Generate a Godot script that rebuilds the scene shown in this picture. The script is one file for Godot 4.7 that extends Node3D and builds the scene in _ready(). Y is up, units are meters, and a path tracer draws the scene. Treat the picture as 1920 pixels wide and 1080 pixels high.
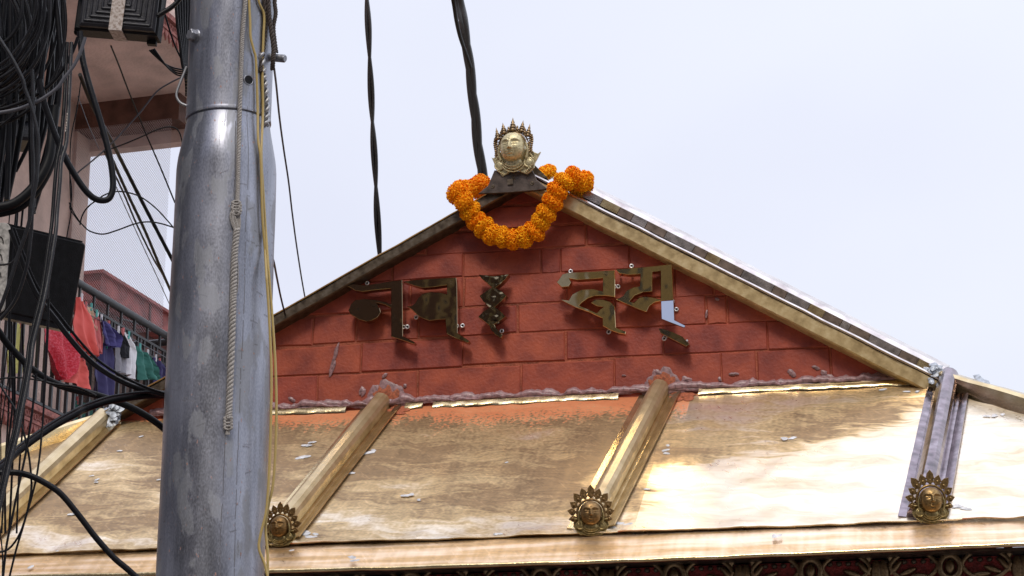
extends Node3D

# ---------------------------------------------------------------- measures
const F := 4200.0                      # focal length in pixels of the 1920 wide photograph
const EYE := Vector3(0, 1.6, 0)
var pitch := deg_to_rad(17.0)
var turn := deg_to_rad(11.0)           # how far the gilded roof is turned away
var O := Vector3.ZERO                  # middle of the gable wall
var BX := Vector3.RIGHT                # along the gable wall, up, and out of it
var BZ := Vector3.BACK
var SL := deg_to_rad(32.0)             # slope of the gilded roof
var H0 := Vector3.ZERO                 # floor edge of the balcony house
var HU := Vector3.FORWARD
var HW := Vector3.RIGHT
var rng := RandomNumberGenerator.new()
var M := {}
var used := {}

class MB:
	var v := PackedVector3Array()
	var n := PackedVector3Array()
	var uv := PackedVector2Array()
	var c := PackedColorArray()
	var ix := PackedInt32Array()

	func piece(vs: PackedVector3Array, ids: PackedInt32Array, smooth := true, uvs := PackedVector2Array(), col := Color.WHITE) -> void:
		var has := uvs.size() == vs.size()
		if smooth:
			var ns := PackedVector3Array()
			ns.resize(vs.size())
			for k in range(0, ids.size(), 3):
				var q := (vs[ids[k + 1]] - vs[ids[k]]).cross(vs[ids[k + 2]] - vs[ids[k]])
				ns[ids[k]] += q
				ns[ids[k + 1]] += q
				ns[ids[k + 2]] += q
			var b := v.size()
			for i in vs.size():
				v.append(vs[i])
				n.append(ns[i].normalized() if ns[i].length_squared() > 1e-24 else Vector3.UP)
				uv.append(uvs[i] if has else Vector2.ZERO)
				c.append(col)
			for k in range(0, ids.size(), 3):
				ix.append(b + ids[k])
				ix.append(b + ids[k + 2])
				ix.append(b + ids[k + 1])
		else:
			for k in range(0, ids.size(), 3):
				var q := (vs[ids[k + 1]] - vs[ids[k]]).cross(vs[ids[k + 2]] - vs[ids[k]])
				if q.length_squared() < 1e-24:
					continue
				q = q.normalized()
				var b := v.size()
				for j in [0, 2, 1]:
					v.append(vs[ids[k + j]])
					n.append(q)
					uv.append(uvs[ids[k + j]] if has else Vector2.ZERO)
					c.append(col)
					ix.append(b + [0, 2, 1].find(j))

	# a sheet of points, rows x cols; front towards (col axis) x (row axis)
	func sheet(p: PackedVector3Array, rows: int, cols: int, uvs := PackedVector2Array(), smooth := true, wrap := false, col := Color.WHITE) -> void:
		var ids := PackedInt32Array()
		for r in rows - 1:
			for k in (cols if wrap else cols - 1):
				var a := r * cols + k
				var b := r * cols + (k + 1) % cols
				ids.append_array(PackedInt32Array([a, b, b + cols, a, b + cols, a + cols]))
		piece(p, ids, smooth, uvs, col)

	func tube(pts: PackedVector3Array, rad, sides := 8, cap := true, col := Color.WHITE) -> void:
		var m := pts.size()
		if m < 2:
			return
		var vs := PackedVector3Array()
		var us := PackedVector2Array()
		var t := (pts[1] - pts[0]).normalized()
		var up := Vector3.UP if absf(t.y) < 0.9 else Vector3.RIGHT
		var s := t.cross(up).normalized()
		var run := 0.0
		for i in m:
			var tt := (pts[mini(i + 1, m - 1)] - pts[maxi(i - 1, 0)]).normalized()
			s = (s - tt * s.dot(tt)).normalized()
			var b := s.cross(tt)
			var r: float = rad[i] if rad is Array or rad is PackedFloat32Array else rad
			if i > 0:
				run += pts[i].distance_to(pts[i - 1])
			for k in sides:
				var a := TAU * k / sides
				vs.append(pts[i] + (s * cos(a) - b * sin(a)) * r)
				us.append(Vector2(float(k) / sides, run))
		sheet(vs, m, sides, us, true, true, col)
		if cap:
			for e in [0, m - 1]:
				var cv := PackedVector3Array()
				var ids := PackedInt32Array()
				for k in sides:
					cv.append(vs[e * sides + k])
				for k in range(1, sides - 1):
					if e == 0:
						ids.append_array(PackedInt32Array([0, k + 1, k]))
					else:
						ids.append_array(PackedInt32Array([0, k, k + 1]))
				piece(cv, ids, false, PackedVector2Array(), col)

	func box(a: Vector3, b: Vector3, x := Transform3D(), col := Color.WHITE) -> void:
		var vs := PackedVector3Array()
		for i in 8:
			vs.append(x * Vector3(b.x if i & 1 else a.x, b.y if i & 2 else a.y, b.z if i & 4 else a.z))
		piece(vs, PackedInt32Array([0, 2, 3, 0, 3, 1, 4, 5, 7, 4, 7, 6, 0, 1, 5, 0, 5, 4, 2, 6, 7, 2, 7, 3, 0, 4, 6, 0, 6, 2, 1, 3, 7, 1, 7, 5]), false, PackedVector2Array(), col)

	# a plate with outline p in x and y, from z0 to z1, its front edge chamfered by w
	func prism(p: PackedVector2Array, z0: float, z1: float, w := 0.0, x := Transform3D(), col := Color.WHITE) -> void:
		var q := p
		var area := 0.0
		for i in q.size():
			area += q[i].cross(q[(i + 1) % q.size()])
		if area < 0.0:
			q = q.duplicate()
			q.reverse()
		var m := q.size()
		var inner := PackedVector2Array()
		for i in m:
			var e0 := (q[i] - q[(i + m - 1) % m]).normalized()
			var e1 := (q[(i + 1) % m] - q[i]).normalized()
			var nn := Vector2(-e0.y, e0.x) + Vector2(-e1.y, e1.x)
			var l := nn.length_squared()
			inner.append(q[i] + (nn * (2.0 / maxf(l, 0.6)) * w if l > 1e-6 else Vector2.ZERO))
		var tri := Geometry2D.triangulate_polygon(inner)
		if tri.is_empty():
			inner = q
			tri = Geometry2D.triangulate_polygon(q)
		var rings := [[q, z0], [q, z1 - w], [inner, z1]]
		for k in (2 if w > 0.0 else 1):
			var a: PackedVector2Array = rings[k][0]
			var b: PackedVector2Array = rings[k + 1 if w > 0.0 else 2][0]
			var za: float = rings[k][1]
			var zb: float = rings[k + 1 if w > 0.0 else 2][1]
			for i in m:
				var j := (i + 1) % m
				var vs := PackedVector3Array([x * Vector3(a[i].x, a[i].y, za), x * Vector3(a[j].x, a[j].y, za), x * Vector3(b[j].x, b[j].y, zb), x * Vector3(b[i].x, b[i].y, zb)])
				piece(vs, PackedInt32Array([0, 1, 2, 0, 2, 3]), false, PackedVector2Array(), col)
		for side in 2:
			var vs := PackedVector3Array()
			var us := PackedVector2Array()
			for i in m:
				var pt := inner[i] if side else q[i]
				vs.append(x * Vector3(pt.x, pt.y, z1 if side else z0))
				us.append(pt)
			var ids := PackedInt32Array()
			for k in range(0, tri.size(), 3):
				var ccw := (inner[tri[k + 1]] - inner[tri[k]]).cross(inner[tri[k + 2]] - inner[tri[k]]) > 0.0
				if ccw == (side == 1):
					ids.append_array(PackedInt32Array([tri[k], tri[k + 1], tri[k + 2]]))
				else:
					ids.append_array(PackedInt32Array([tri[k], tri[k + 2], tri[k + 1]]))
			piece(vs, ids, false, us, col)

	# profile (x = radius, y = height) turned about y
	func lathe(prof: PackedVector2Array, sides := 12, x := Transform3D(), col := Color.WHITE) -> void:
		var vs := PackedVector3Array()
		var us := PackedVector2Array()
		for i in prof.size():
			for k in sides:
				var a := TAU * k / sides
				vs.append(x * Vector3(prof[i].x * cos(a), prof[i].y, -prof[i].x * sin(a)))
				us.append(Vector2(float(k) / sides, prof[i].y))
		sheet(vs, prof.size(), sides, us, true, true, col)

	func ball(at: Vector3, r: Vector3, sides := 10, rows := 7, x := Transform3D(), col := Color.WHITE) -> void:
		var vs := PackedVector3Array()
		for i in rows:
			var b := PI * (float(i) / (rows - 1) - 0.5)
			for k in sides:
				var a := TAU * k / sides
				vs.append(x * (at + Vector3(r.x * cos(b) * cos(a), r.y * sin(b), -r.z * cos(b) * sin(a))))
		sheet(vs, rows, sides, PackedVector2Array(), true, true, col)

	func torus(at: Vector3, big: float, small: float, x := Transform3D(), sides := 16, col := Color.WHITE, squash := 1.0) -> void:
		var vs := PackedVector3Array()
		for i in 7:
			for k in sides:
				var a := TAU * k / sides
				var b := TAU * i / 6.0
				var rr := big + small * cos(b)
				vs.append(x * (at + Vector3(rr * cos(a), rr * sin(a) * squash, small * sin(b))))
		sheet(vs, 7, sides, PackedVector2Array(), true, true, col)

	func mesh() -> ArrayMesh:
		var arr := []
		arr.resize(Mesh.ARRAY_MAX)
		arr[Mesh.ARRAY_VERTEX] = v
		arr[Mesh.ARRAY_NORMAL] = n
		arr[Mesh.ARRAY_TEX_UV] = uv
		arr[Mesh.ARRAY_COLOR] = c
		arr[Mesh.ARRAY_INDEX] = ix
		var am := ArrayMesh.new()
		am.add_surface_from_arrays(Mesh.PRIMITIVE_TRIANGLES, arr)
		return am

# ---------------------------------------------------------------- nodes
func numbered(called: String) -> String:
	var k: int = used.get(called, 0)
	used[called] = k + 1
	return called if k == 0 else "%s_%03d" % [called, k]

func thing(called: String, label: String, category: String, at := Transform3D(), group := "") -> Node3D:
	var o := Node3D.new()
	o.name = numbered(called)
	o.transform = at
	add_child(o)
	o.set_meta("label", label)
	o.set_meta("category", category)
	if group:
		o.set_meta("group", group)
	return o

func obj(called: String, mb: MB, m: Material, parent: Node, off := Vector3.ZERO) -> MeshInstance3D:
	return put(called, mb.mesh(), m, parent, Transform3D(Basis(), off))

func put(called: String, mesh: Mesh, m: Material, parent: Node, x := Transform3D()) -> MeshInstance3D:
	var o := MeshInstance3D.new()
	o.name = called if parent != self else numbered(called)
	o.mesh = mesh
	o.material_override = m
	o.transform = x
	parent.add_child(o, true)
	return o

func tag(o: Node, label: String, category: String, group := "") -> void:
	o.set_meta("label", label)
	o.set_meta("category", category)
	if group:
		o.set_meta("group", group)

# ---------------------------------------------------------------- measuring in the photograph
func ray(x: float, y: float) -> Vector3:
	return Vector3((x - 960.0) / F, 0, 0) + Vector3(0, cos(pitch), sin(pitch)) * ((540.0 - y) / F) + Vector3(0, sin(pitch), -cos(pitch))

func at_z(x: float, y: float, z: float) -> Vector3:
	var d := ray(x, y)
	return EYE + d * ((z - EYE.z) / d.z)

func wall_pt(x: float, y: float, z := 0.0) -> Vector3:       # on a plane parallel to the gable wall, in the wall's own axes
	var d := ray(x, y)
	var p := EYE + d * ((O + BZ * z - EYE).dot(BZ) / d.dot(BZ))
	return Vector3((p - O).dot(BX), p.y - O.y, z)

func wall2(pts: Array, ox: float, oy: float, s: float, z: float) -> PackedVector2Array:
	var out := PackedVector2Array()
	for q in pts:
		var w := wall_pt(ox + q[0] / s, oy + q[1] / s, z)
		out.append(Vector2(w.x, w.y))
	return out

func roof_pt(x: float, y: float) -> Vector2:                  # on the roof slope: along the wall, down the slope
	var nn := Vector3(0, cos(SL), 0) + BZ * sin(SL)
	var p0 := O + Vector3(0, -0.33, 0)
	var d := ray(x, y)
	var p := EYE + d * ((p0 - EYE).dot(nn) / d.dot(nn)) - p0
	return Vector2(p.dot(BX), Vector2(p.y, p.dot(BZ)).length())

func slope(x: float, s: float, h: float) -> Vector3:          # roof slope -> the wall's axes
	return Vector3(x, -0.33 - s * sin(SL) + h * cos(SL), s * cos(SL) + h * sin(SL))

func B() -> Transform3D:
	return Transform3D(Basis(BX, Vector3.UP, BZ), O)

func house_pt(x: float, y: float, w := 0.0) -> Vector3:       # u (away along the balcony), height, w (out of the facade)
	var d := ray(x, y)
	var p := EYE + d * ((H0 + HW * w - EYE).dot(HW) / d.dot(HW)) - H0
	return Vector3(p.dot(HU), p.y, w)

func house(u: float, y: float, w: float) -> Vector3:
	return HU * u + Vector3.UP * y + HW * w

func smooth_line(p: PackedVector3Array, per := 6) -> PackedVector3Array:
	var out := PackedVector3Array()
	var m := p.size()
	for i in m - 1:
		var a := p[maxi(i - 1, 0)]
		var d := p[mini(i + 2, m - 1)]
		for k in per:
			out.append(p[i].cubic_interpolate(p[i + 1], a, d, float(k) / per))
	out.append(p[m - 1])
	return out

# ---------------------------------------------------------------- materials
func lin(r: float, g: float, b: float) -> Color:
	return Color(r, g, b).linear_to_srgb()

func mat(called: String, col: Color, rough: float, metal := 0.0, spec := 0.5) -> StandardMaterial3D:
	var m := StandardMaterial3D.new()
	m.resource_name = called
	m.albedo_color = col
	m.roughness = rough
	m.metallic = metal
	m.metallic_specular = spec
	M[called] = m
	return m

func noise(freq: float, oct := 4, seed_ := 1, kind := FastNoiseLite.TYPE_SIMPLEX_SMOOTH) -> FastNoiseLite:
	var f := FastNoiseLite.new()
	f.noise_type = kind
	f.frequency = freq
	f.fractal_octaves = oct
	f.seed = seed_
	return f

func mottled(freq: float, low: Color, mid: Color, high: Color, seed_: int, oct := 5, size := 512) -> NoiseTexture2D:
	var t := NoiseTexture2D.new()
	t.width = size
	t.height = size
	t.seamless = true
	t.noise = noise(freq, oct, seed_)
	var g := Gradient.new()
	g.set_color(0, low)
	g.set_color(1, high)
	g.add_point(0.5, mid)
	t.color_ramp = g
	return t

func bumps(freq: float, strength: float, seed_: int, oct := 4) -> NoiseTexture2D:
	var t := NoiseTexture2D.new()
	t.width = 512
	t.height = 512
	t.seamless = true
	t.noise = noise(freq, oct, seed_)
	t.as_normal_map = true
	t.bump_strength = strength
	return t

func tri(m: StandardMaterial3D, scale: float, tex: Texture2D, normal: Texture2D = null, amount := 1.0) -> StandardMaterial3D:
	m.uv1_triplanar = true
	m.uv1_scale = Vector3.ONE * scale
	if tex:
		m.albedo_texture = tex
	if normal:
		m.normal_enabled = true
		m.normal_texture = normal
		m.normal_scale = amount
	return m

func g3(v: float) -> Color:
	return Color(v, v, v)

func materials() -> void:
	var grain := bumps(0.02, 6.0, 5)
	var fine := bumps(0.06, 5.0, 6)
	var blot := mottled(0.008, g3(0.62), g3(0.85), g3(1.0), 7)
	var blot2 := mottled(0.02, g3(0.55), g3(0.82), g3(1.0), 8)
	var plaster := mottled(0.006, g3(0.84), g3(0.93), g3(1.0), 9)
	for k in 4:
		var t := mottled(0.007, Color(0.72, 0.66, 0.74), Color(0.89, 0.87, 0.89), Color(1, 1, 0.96), 20 + k)
		var c := [lin(0.405, 0.076, 0.034), lin(0.38, 0.068, 0.032), lin(0.425, 0.084, 0.036), lin(0.385, 0.069, 0.036)]
		var m := tri(mat("brick%d" % k, c[k], 0.62), 2.6, t, fine, 0.20)
		m.uv1_offset = Vector3(0.31 * k, 0.17 * k, 0.4 * k)
	tri(mat("mortar", lin(0.48, 0.12, 0.058), 0.8), 4.0, blot, fine, 0.7)
	tri(mat("sealant", lin(0.44, 0.25, 0.25), 0.38), 7.0, blot2, fine, 0.25)
	tri(mat("caulk", lin(0.86, 0.85, 0.85), 0.45), 8.0, blot, fine, 0.4)
	tri(mat("solder", lin(0.60, 0.65, 0.72), 0.45, 0.25), 8.0, blot2, fine, 0.4)
	tri(mat("overspray", lin(0.56, 0.15, 0.06), 0.75), 8.0, blot2, fine, 0.8)
	tri(mat("gilt", lin(0.88, 0.74, 0.49), 0.24, 0.95), 3.0, mottled(0.009, Color(0.72, 0.68, 0.60), Color(0.88, 0.85, 0.78), Color(1, 1, 1), 31), fine, 0.12)
	tri(mat("gilt_dull", lin(0.82, 0.68, 0.42), 0.27, 0.93), 4.0, mottled(0.008, Color(0.62, 0.58, 0.55), Color(0.86, 0.82, 0.76), Color(1, 1, 1), 32), fine, 0.06)
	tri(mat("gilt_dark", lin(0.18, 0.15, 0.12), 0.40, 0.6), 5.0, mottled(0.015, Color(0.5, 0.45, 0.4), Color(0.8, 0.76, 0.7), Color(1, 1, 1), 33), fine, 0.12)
	tri(mat("bright_sheet", lin(0.86, 0.82, 0.78), 0.22, 0.95), 3.0, mottled(0.01, Color(0.62, 0.58, 0.6), Color(0.88, 0.86, 0.86), Color(1, 1, 1), 34), bumps(0.004, 4.0, 36, 2), 0.06)
	tri(mat("fascia_gold", lin(0.72, 0.58, 0.33), 0.28, 0.35), 4.0, mottled(0.012, Color(0.72, 0.68, 0.62), Color(0.90, 0.87, 0.82), Color(1, 1, 1), 38), fine, 0.08)
	tri(mat("rib_gold", lin(0.70, 0.58, 0.38), 0.36, 0.7), 3.0, mottled(0.009, Color(0.72, 0.68, 0.60), Color(0.88, 0.85, 0.78), Color(1, 1, 1), 39), fine, 0.10)
	tri(mat("lilac_reflection", lin(0.72, 0.64, 0.60), 0.26, 0.9), 6.0, blot, fine, 0.08)
	tri(mat("brown_reflection", lin(0.56, 0.43, 0.34), 0.28, 0.9), 6.0, blot, fine, 0.1)
	tri(mat("brown_plate", lin(0.15, 0.115, 0.095), 0.36, 0.7), 6.0, blot, fine, 0.1)
	mat("mirror", lin(0.46, 0.50, 0.58), 0.06, 1.0)
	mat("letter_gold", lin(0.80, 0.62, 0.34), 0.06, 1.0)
	mat("letter_reflecting_dark", lin(0.42, 0.32, 0.20), 0.07, 1.0)  # same gold metal, with the dark surroundings it mirrors put into the colour
	M.letter_gold.normal_enabled = true
	M.letter_gold.uv1_triplanar = true
	M.letter_gold.uv1_scale = Vector3.ONE * 5.0
	M.letter_gold.normal_texture = bumps(0.006, 3.0, 41, 2)
	M.letter_gold.normal_scale = 0.3
	mat("crumpled", lin(0.36, 0.29, 0.17), 0.08, 1.0)
	M.crumpled.normal_enabled = true
	M.crumpled.uv1_triplanar = true
	M.crumpled.uv1_scale = Vector3.ONE * 9.0
	M.crumpled.normal_texture = bumps(0.006, 7.0, 42, 2)
	M.crumpled.normal_scale = 0.75
	M.letter_reflecting_dark.normal_enabled = true
	M.letter_reflecting_dark.uv1_triplanar = true
	M.letter_reflecting_dark.uv1_scale = Vector3.ONE * 5.0
	M.letter_reflecting_dark.normal_texture = M.letter_gold.normal_texture
	M.letter_reflecting_dark.normal_scale = 0.55
	mat("screw", lin(0.75, 0.75, 0.78), 0.3, 0.6)
	tri(mat("pale_brass", lin(0.95, 0.82, 0.48), 0.42, 0.5), 14.0, blot2, fine, 0.3)
	tri(mat("crown_brass", lin(0.42, 0.29, 0.16), 0.36, 0.85), 14.0, blot2, fine, 0.3)
	tri(mat("aged_brass", lin(0.55, 0.42, 0.18), 0.4, 0.8), 14.0, blot2, fine, 0.3)
	tri(mat("purple", lin(0.44, 0.39, 0.43), 0.14, 1.0), 3.0, mottled(0.014, Color(0.22, 0.19, 0.22), Color(0.72, 0.66, 0.68), Color(1, 1, 1), 35, 3), fine, 0.03)
	tri(mat("old_brass", lin(0.33, 0.19, 0.07), 0.38, 0.8), 14.0, blot2, fine, 0.3)
	for k in 4:
		var m := mat("petal%d" % k, [lin(1.0, 0.42, 0.006), lin(1.0, 0.38, 0.005), lin(1.0, 0.46, 0.008), lin(1.0, 0.35, 0.004)][k], 0.75, 0.0, 0.3)
		m.backlight_enabled = true
		m.backlight = Color(0.3, 0.16, 0.0)
	tri(mat("black_cable", lin(0.008, 0.008, 0.010), 0.36, 0.0, 0.28), 9.0, null, fine, 0.25)
	tri(mat("dusty_cable", lin(0.018, 0.018, 0.022), 0.38, 0.0, 0.4), 9.0, blot, fine, 0.3)
	mat("dark_cable", lin(0.006, 0.006, 0.007), 0.5, 0.0, 0.3)
	mat("grey_cable", lin(0.09, 0.09, 0.105), 0.45)
	tri(mat("black_case", lin(0.012, 0.012, 0.014), 0.55, 0.0, 0.35), 9.0, blot, fine, 0.35)
	tri(mat("navy_case", lin(0.012, 0.014, 0.024), 0.5), 6.0, blot, fine, 0.2)
	tri(mat("ribbed_case", lin(0.045, 0.045, 0.055), 0.45), 9.0, blot, fine, 0.35)
	tri(mat("tape", lin(0.70, 0.66, 0.62), 0.55), 11.0, mottled(0.02, Color(0.6, 0.52, 0.46), Color(0.9, 0.86, 0.84), Color(1, 1, 1), 51), fine, 0.4)
	tri(mat("plate", lin(0.55, 0.52, 0.48), 0.6), 8.0, blot2)
	tri(mat("rope", lin(0.56, 0.52, 0.48), 0.9), 30.0, blot2, fine, 0.8)
	tri(mat("brown_rope", lin(0.09, 0.065, 0.055), 0.85), 30.0, blot2, fine, 0.8)
	mat("yellow_cable", lin(0.44, 0.32, 0.11), 0.42)
	mat("bare_wire", lin(0.35, 0.35, 0.36), 0.45, 0.6)
	tri(mat("steel", lin(0.42, 0.43, 0.47), 0.42, 0.7), 6.0, blot2, fine, 0.3)
	tri(mat("house_wall", lin(0.78, 0.58, 0.49), 0.85), 0.8, plaster, fine, 0.4)
	tri(mat("soffit", lin(0.85, 0.64, 0.55), 0.85), 0.8, plaster, fine, 0.4)
	tri(mat("beam", lin(0.20, 0.10, 0.07), 0.7), 0.8, blot, fine, 0.3)
	tri(mat("terracotta", lin(0.46, 0.16, 0.13), 0.75), 2.0, blot2, fine, 0.5)
	tri(mat("red_paint", lin(0.42, 0.10, 0.085), 0.6), 1.0, blot, fine, 0.3)
	tri(mat("brown_board", lin(0.16, 0.055, 0.045), 0.65), 1.0, blot, fine, 0.3)
	tri(mat("iron", lin(0.03, 0.032, 0.036), 0.42), 3.0, blot, fine, 0.3)
	mat("net", lin(0.55, 0.50, 0.52), 0.8)
	tri(mat("frieze_red", lin(0.42, 0.045, 0.04), 0.5), 4.0, blot2, fine, 0.5)
	tri(mat("brick_far", lin(0.10, 0.055, 0.04), 0.85), 0.7, blot2, fine, 0.5)
	tri(mat("pale_render", lin(0.46, 0.46, 0.50), 0.85), 0.5, blot, fine, 0.5)
	tri(mat("ochre_far", lin(0.30, 0.24, 0.13), 0.85), 0.5, blot2, fine, 0.5)
	mat("glass_far", lin(0.02, 0.022, 0.026), 0.08)
	tri(mat("street", lin(0.36, 0.33, 0.30), 0.9), 0.4, blot2, fine, 0.5)
	roof_textures()
	pole_textures()

func lerp3(a: Vector3, b: Vector3, t: float) -> Vector3:
	return a + (b - a) * t

func roof_textures() -> void:
	var w := 1536
	var h := 640
	var wide := noise(1.0, 4, 61)
	var fine := noise(1.0, 3, 62)
	var spot := noise(1.0, 2, 63)
	var warp := noise(1.0, 2, 64)
	var col := PackedByteArray()
	var orm := PackedByteArray()
	col.resize(w * h * 3)
	orm.resize(w * h * 3)
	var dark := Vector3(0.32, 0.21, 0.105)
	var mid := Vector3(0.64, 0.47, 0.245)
	var clean_glare := Vector3(0.97, 0.88, 0.74)  # clean gilt, and the tone of the painted glare
	var rust := Vector3(0.58, 0.17, 0.06)
	for j in h:
		var s := 1.2 * j / h
		for i in w:
			var x := -1.5 + 3.0 * i / w
			var wx := x + 0.05 * warp.get_noise_2d(x * 3.0, s * 4.0)
			var ws := s - 0.16 * x + 0.035 * warp.get_noise_2d(x * 6.0 + 9.0, s * 9.0)
			var n1 := wide.get_noise_2d(wx * 1.7, ws * 4.2)
			var n2 := fine.get_noise_2d(wx * 9.0, ws * 40.0)
			var n3 := spot.get_noise_2d(x * 75.0, s * 75.0)
			var nv := fine.get_noise_2d(x * 32.0 + 50.0, s * 3.0)
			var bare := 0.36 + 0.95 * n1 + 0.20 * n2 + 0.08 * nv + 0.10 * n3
			if x > 0.45:  # pale diagonal area: sky reflection painted into the gilt
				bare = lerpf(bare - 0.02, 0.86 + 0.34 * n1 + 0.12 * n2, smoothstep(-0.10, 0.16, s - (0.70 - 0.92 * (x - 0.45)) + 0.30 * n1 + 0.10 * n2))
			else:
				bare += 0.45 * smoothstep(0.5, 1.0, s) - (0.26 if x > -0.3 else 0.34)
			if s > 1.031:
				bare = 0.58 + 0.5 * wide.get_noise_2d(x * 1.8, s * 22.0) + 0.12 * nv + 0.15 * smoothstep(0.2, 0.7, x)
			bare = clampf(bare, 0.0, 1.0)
			var c := lerp3(dark, mid, minf(1.0, bare * 2.0)) if bare < 0.5 else lerp3(mid, clean_glare, bare * 2.0 - 1.0)
			var scratch := smoothstep(0.38, 0.55, fine.get_noise_2d((x * 0.5 + s * 0.86) * 11.0 + 30.0, (x * 0.86 - s * 0.5) * 85.0))
			c *= 1.0 + (1.0 - bare) * (0.24 * n3 + 0.14 * nv + 0.26 * n2) + 0.25 * scratch * (1.0 - bare)
			if s > 1.031:
				c *= Vector3(1.0, 0.87, 0.77)
			var rough := lerpf(0.52, 0.32, bare) + 0.08 * n3 - 0.1 * scratch
			var metal := lerpf(0.62, 0.95, bare)
			var o := 0.0
			if x > -0.95 and x < 0.50:
				var amount := 1.0 - smoothstep(0.02, 0.22 + 0.12 * nv + 0.10 * n1 + (0.1 if x > -0.2 else 0.0), s)
				o = smoothstep(0.42, 0.62, amount + 0.55 * n3 - 0.1) * smoothstep(0.02, 0.2, amount)
			elif x < 1.0:
				o = smoothstep(0.5, 0.7, 1.0 - smoothstep(0.0, 0.05 + 0.04 * nv, s) + 0.4 * n3 - 0.2)
			c = lerp3(c, rust, o * 0.85)
			metal *= 1.0 - o
			rough = lerpf(rough, 0.8, o)
			var k := (j * w + i) * 3
			var sc := Color(c.x, c.y, c.z).linear_to_srgb()
			col[k] = int(clampf(sc.r, 0, 1) * 255.0)
			col[k + 1] = int(clampf(sc.g, 0, 1) * 255.0)
			col[k + 2] = int(clampf(sc.b, 0, 1) * 255.0)
			orm[k] = 255
			orm[k + 1] = int(clampf(rough, 0.05, 1) * 255.0)
			orm[k + 2] = int(clampf(metal, 0, 1) * 255.0)
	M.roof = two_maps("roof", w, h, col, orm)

func two_maps(called: String, w: int, h: int, col: PackedByteArray, orm: PackedByteArray) -> StandardMaterial3D:
	var m := mat(called, Color.WHITE, 1.0, 1.0)
	m.albedo_texture = ImageTexture.create_from_image(Image.create_from_data(w, h, false, Image.FORMAT_RGB8, col))
	var t := ImageTexture.create_from_image(Image.create_from_data(w, h, false, Image.FORMAT_RGB8, orm))
	m.roughness_texture = t
	m.roughness_texture_channel = BaseMaterial3D.TEXTURE_CHANNEL_GREEN
	m.metallic_texture = t
	m.metallic_texture_channel = BaseMaterial3D.TEXTURE_CHANNEL_BLUE
	m.texture_repeat = false
	return m

func pole_textures() -> void:
	var w := 1024
	var h := 1024
	var big := noise(1.0, 4, 71)
	var streak := noise(1.0, 4, 72)
	var spot := noise(1.0, 3, 73)
	var col := PackedByteArray()
	var orm := PackedByteArray()
	col.resize(w * h * 3)
	orm.resize(w * h * 3)
	var dark := PackedFloat32Array()
	dark.resize(w * h)
	var r := RandomNumberGenerator.new()
	r.seed = 77
	# dents, scuffs and the two seams: u runs round the pole, its camera side lies near u = 0.25 .. 0.75
	for k in 260:
		var cx := r.randi_range(250, 780)
		var cy := r.randi_range(0, h - 1)
		var long := r.randi_range(4, 34)
		var across := r.randf() < 0.5
		var drift := r.randf_range(-0.25, 0.25)
		var deep := r.randf_range(0.25, 0.8)
		for t in long:
			var a := cx + (t if across else int(t * drift))
			var b := cy + (int(t * drift) if across else t)
			for e in r.randi_range(1, 3):
				var q := clampi(b + (e if across else 0), 0, h - 1) * w + clampi(a + (0 if across else e), 0, w - 1)
				dark[q] = maxf(dark[q], deep * r.randf_range(0.4, 1.0))
	for seam in [[560, 6.0, 1.0], [604, 4.0, 0.8]]:
		for j in range(230, h):
			var cx := int(seam[0] + seam[1] * big.get_noise_2d(j * 0.006, seam[0]))
			if streak.get_noise_2d(j * 0.03, seam[0]) > -0.28:
				dark[j * w + cx] = maxf(dark[j * w + cx], 0.85 * seam[2])
				dark[j * w + cx + 1] = maxf(dark[j * w + cx + 1], 0.9 * seam[2])
				dark[j * w + cx + 2] = maxf(dark[j * w + cx + 2], 0.5 * seam[2])
	for j in h:
		for i in w:
			var x := 6.0 * i / w
			var y := 6.0 * j / h
			var n1 := big.get_noise_2d(x * 0.9, y * 0.7)
			var n2 := streak.get_noise_2d(x * 7.0, y * 0.8)
			var n3 := spot.get_noise_2d(x * 26.0, y * 26.0)
			var patch := smoothstep(0.18, 0.34, big.get_noise_2d(x * 1.6 + 40.0, y * 1.3))
			var k := 0.335 + 0.15 * n1 + 0.06 * n2 + 0.08 * n3
			var c := Vector3(k * 0.92, k * 0.95, k * 1.09)
			c = lerp3(c, Vector3(0.27, 0.275, 0.27), patch * 0.35)
			var rust := smoothstep(0.60, 0.72, spot.get_noise_2d(x * 9.0 + 70.0, y * 9.0) + 0.15 * n3)
			c = lerp3(c, Vector3(0.42, 0.17, 0.09), rust * 0.7)
			var d := dark[j * w + i]
			c = lerp3(c, Vector3(0.09, 0.085, 0.09), d)
			var q := (j * w + i) * 3
			var sc := Color(c.x, c.y, c.z).linear_to_srgb()
			col[q] = int(clampf(sc.r, 0, 1) * 255.0)
			col[q + 1] = int(clampf(sc.g, 0, 1) * 255.0)
			col[q + 2] = int(clampf(sc.b, 0, 1) * 255.0)
			orm[q] = 255
			orm[q + 1] = int(clampf(0.40 + 0.10 * n1 + 0.08 * n3 + 0.18 * patch + 0.3 * maxf(d, rust), 0.05, 1) * 255.0)
			orm[q + 2] = int(clampf(0.85 - 0.12 * patch - 0.7 * maxf(d, rust), 0, 1) * 255.0)
	two_maps("pole", w, h, col, orm).texture_repeat = true

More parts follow.
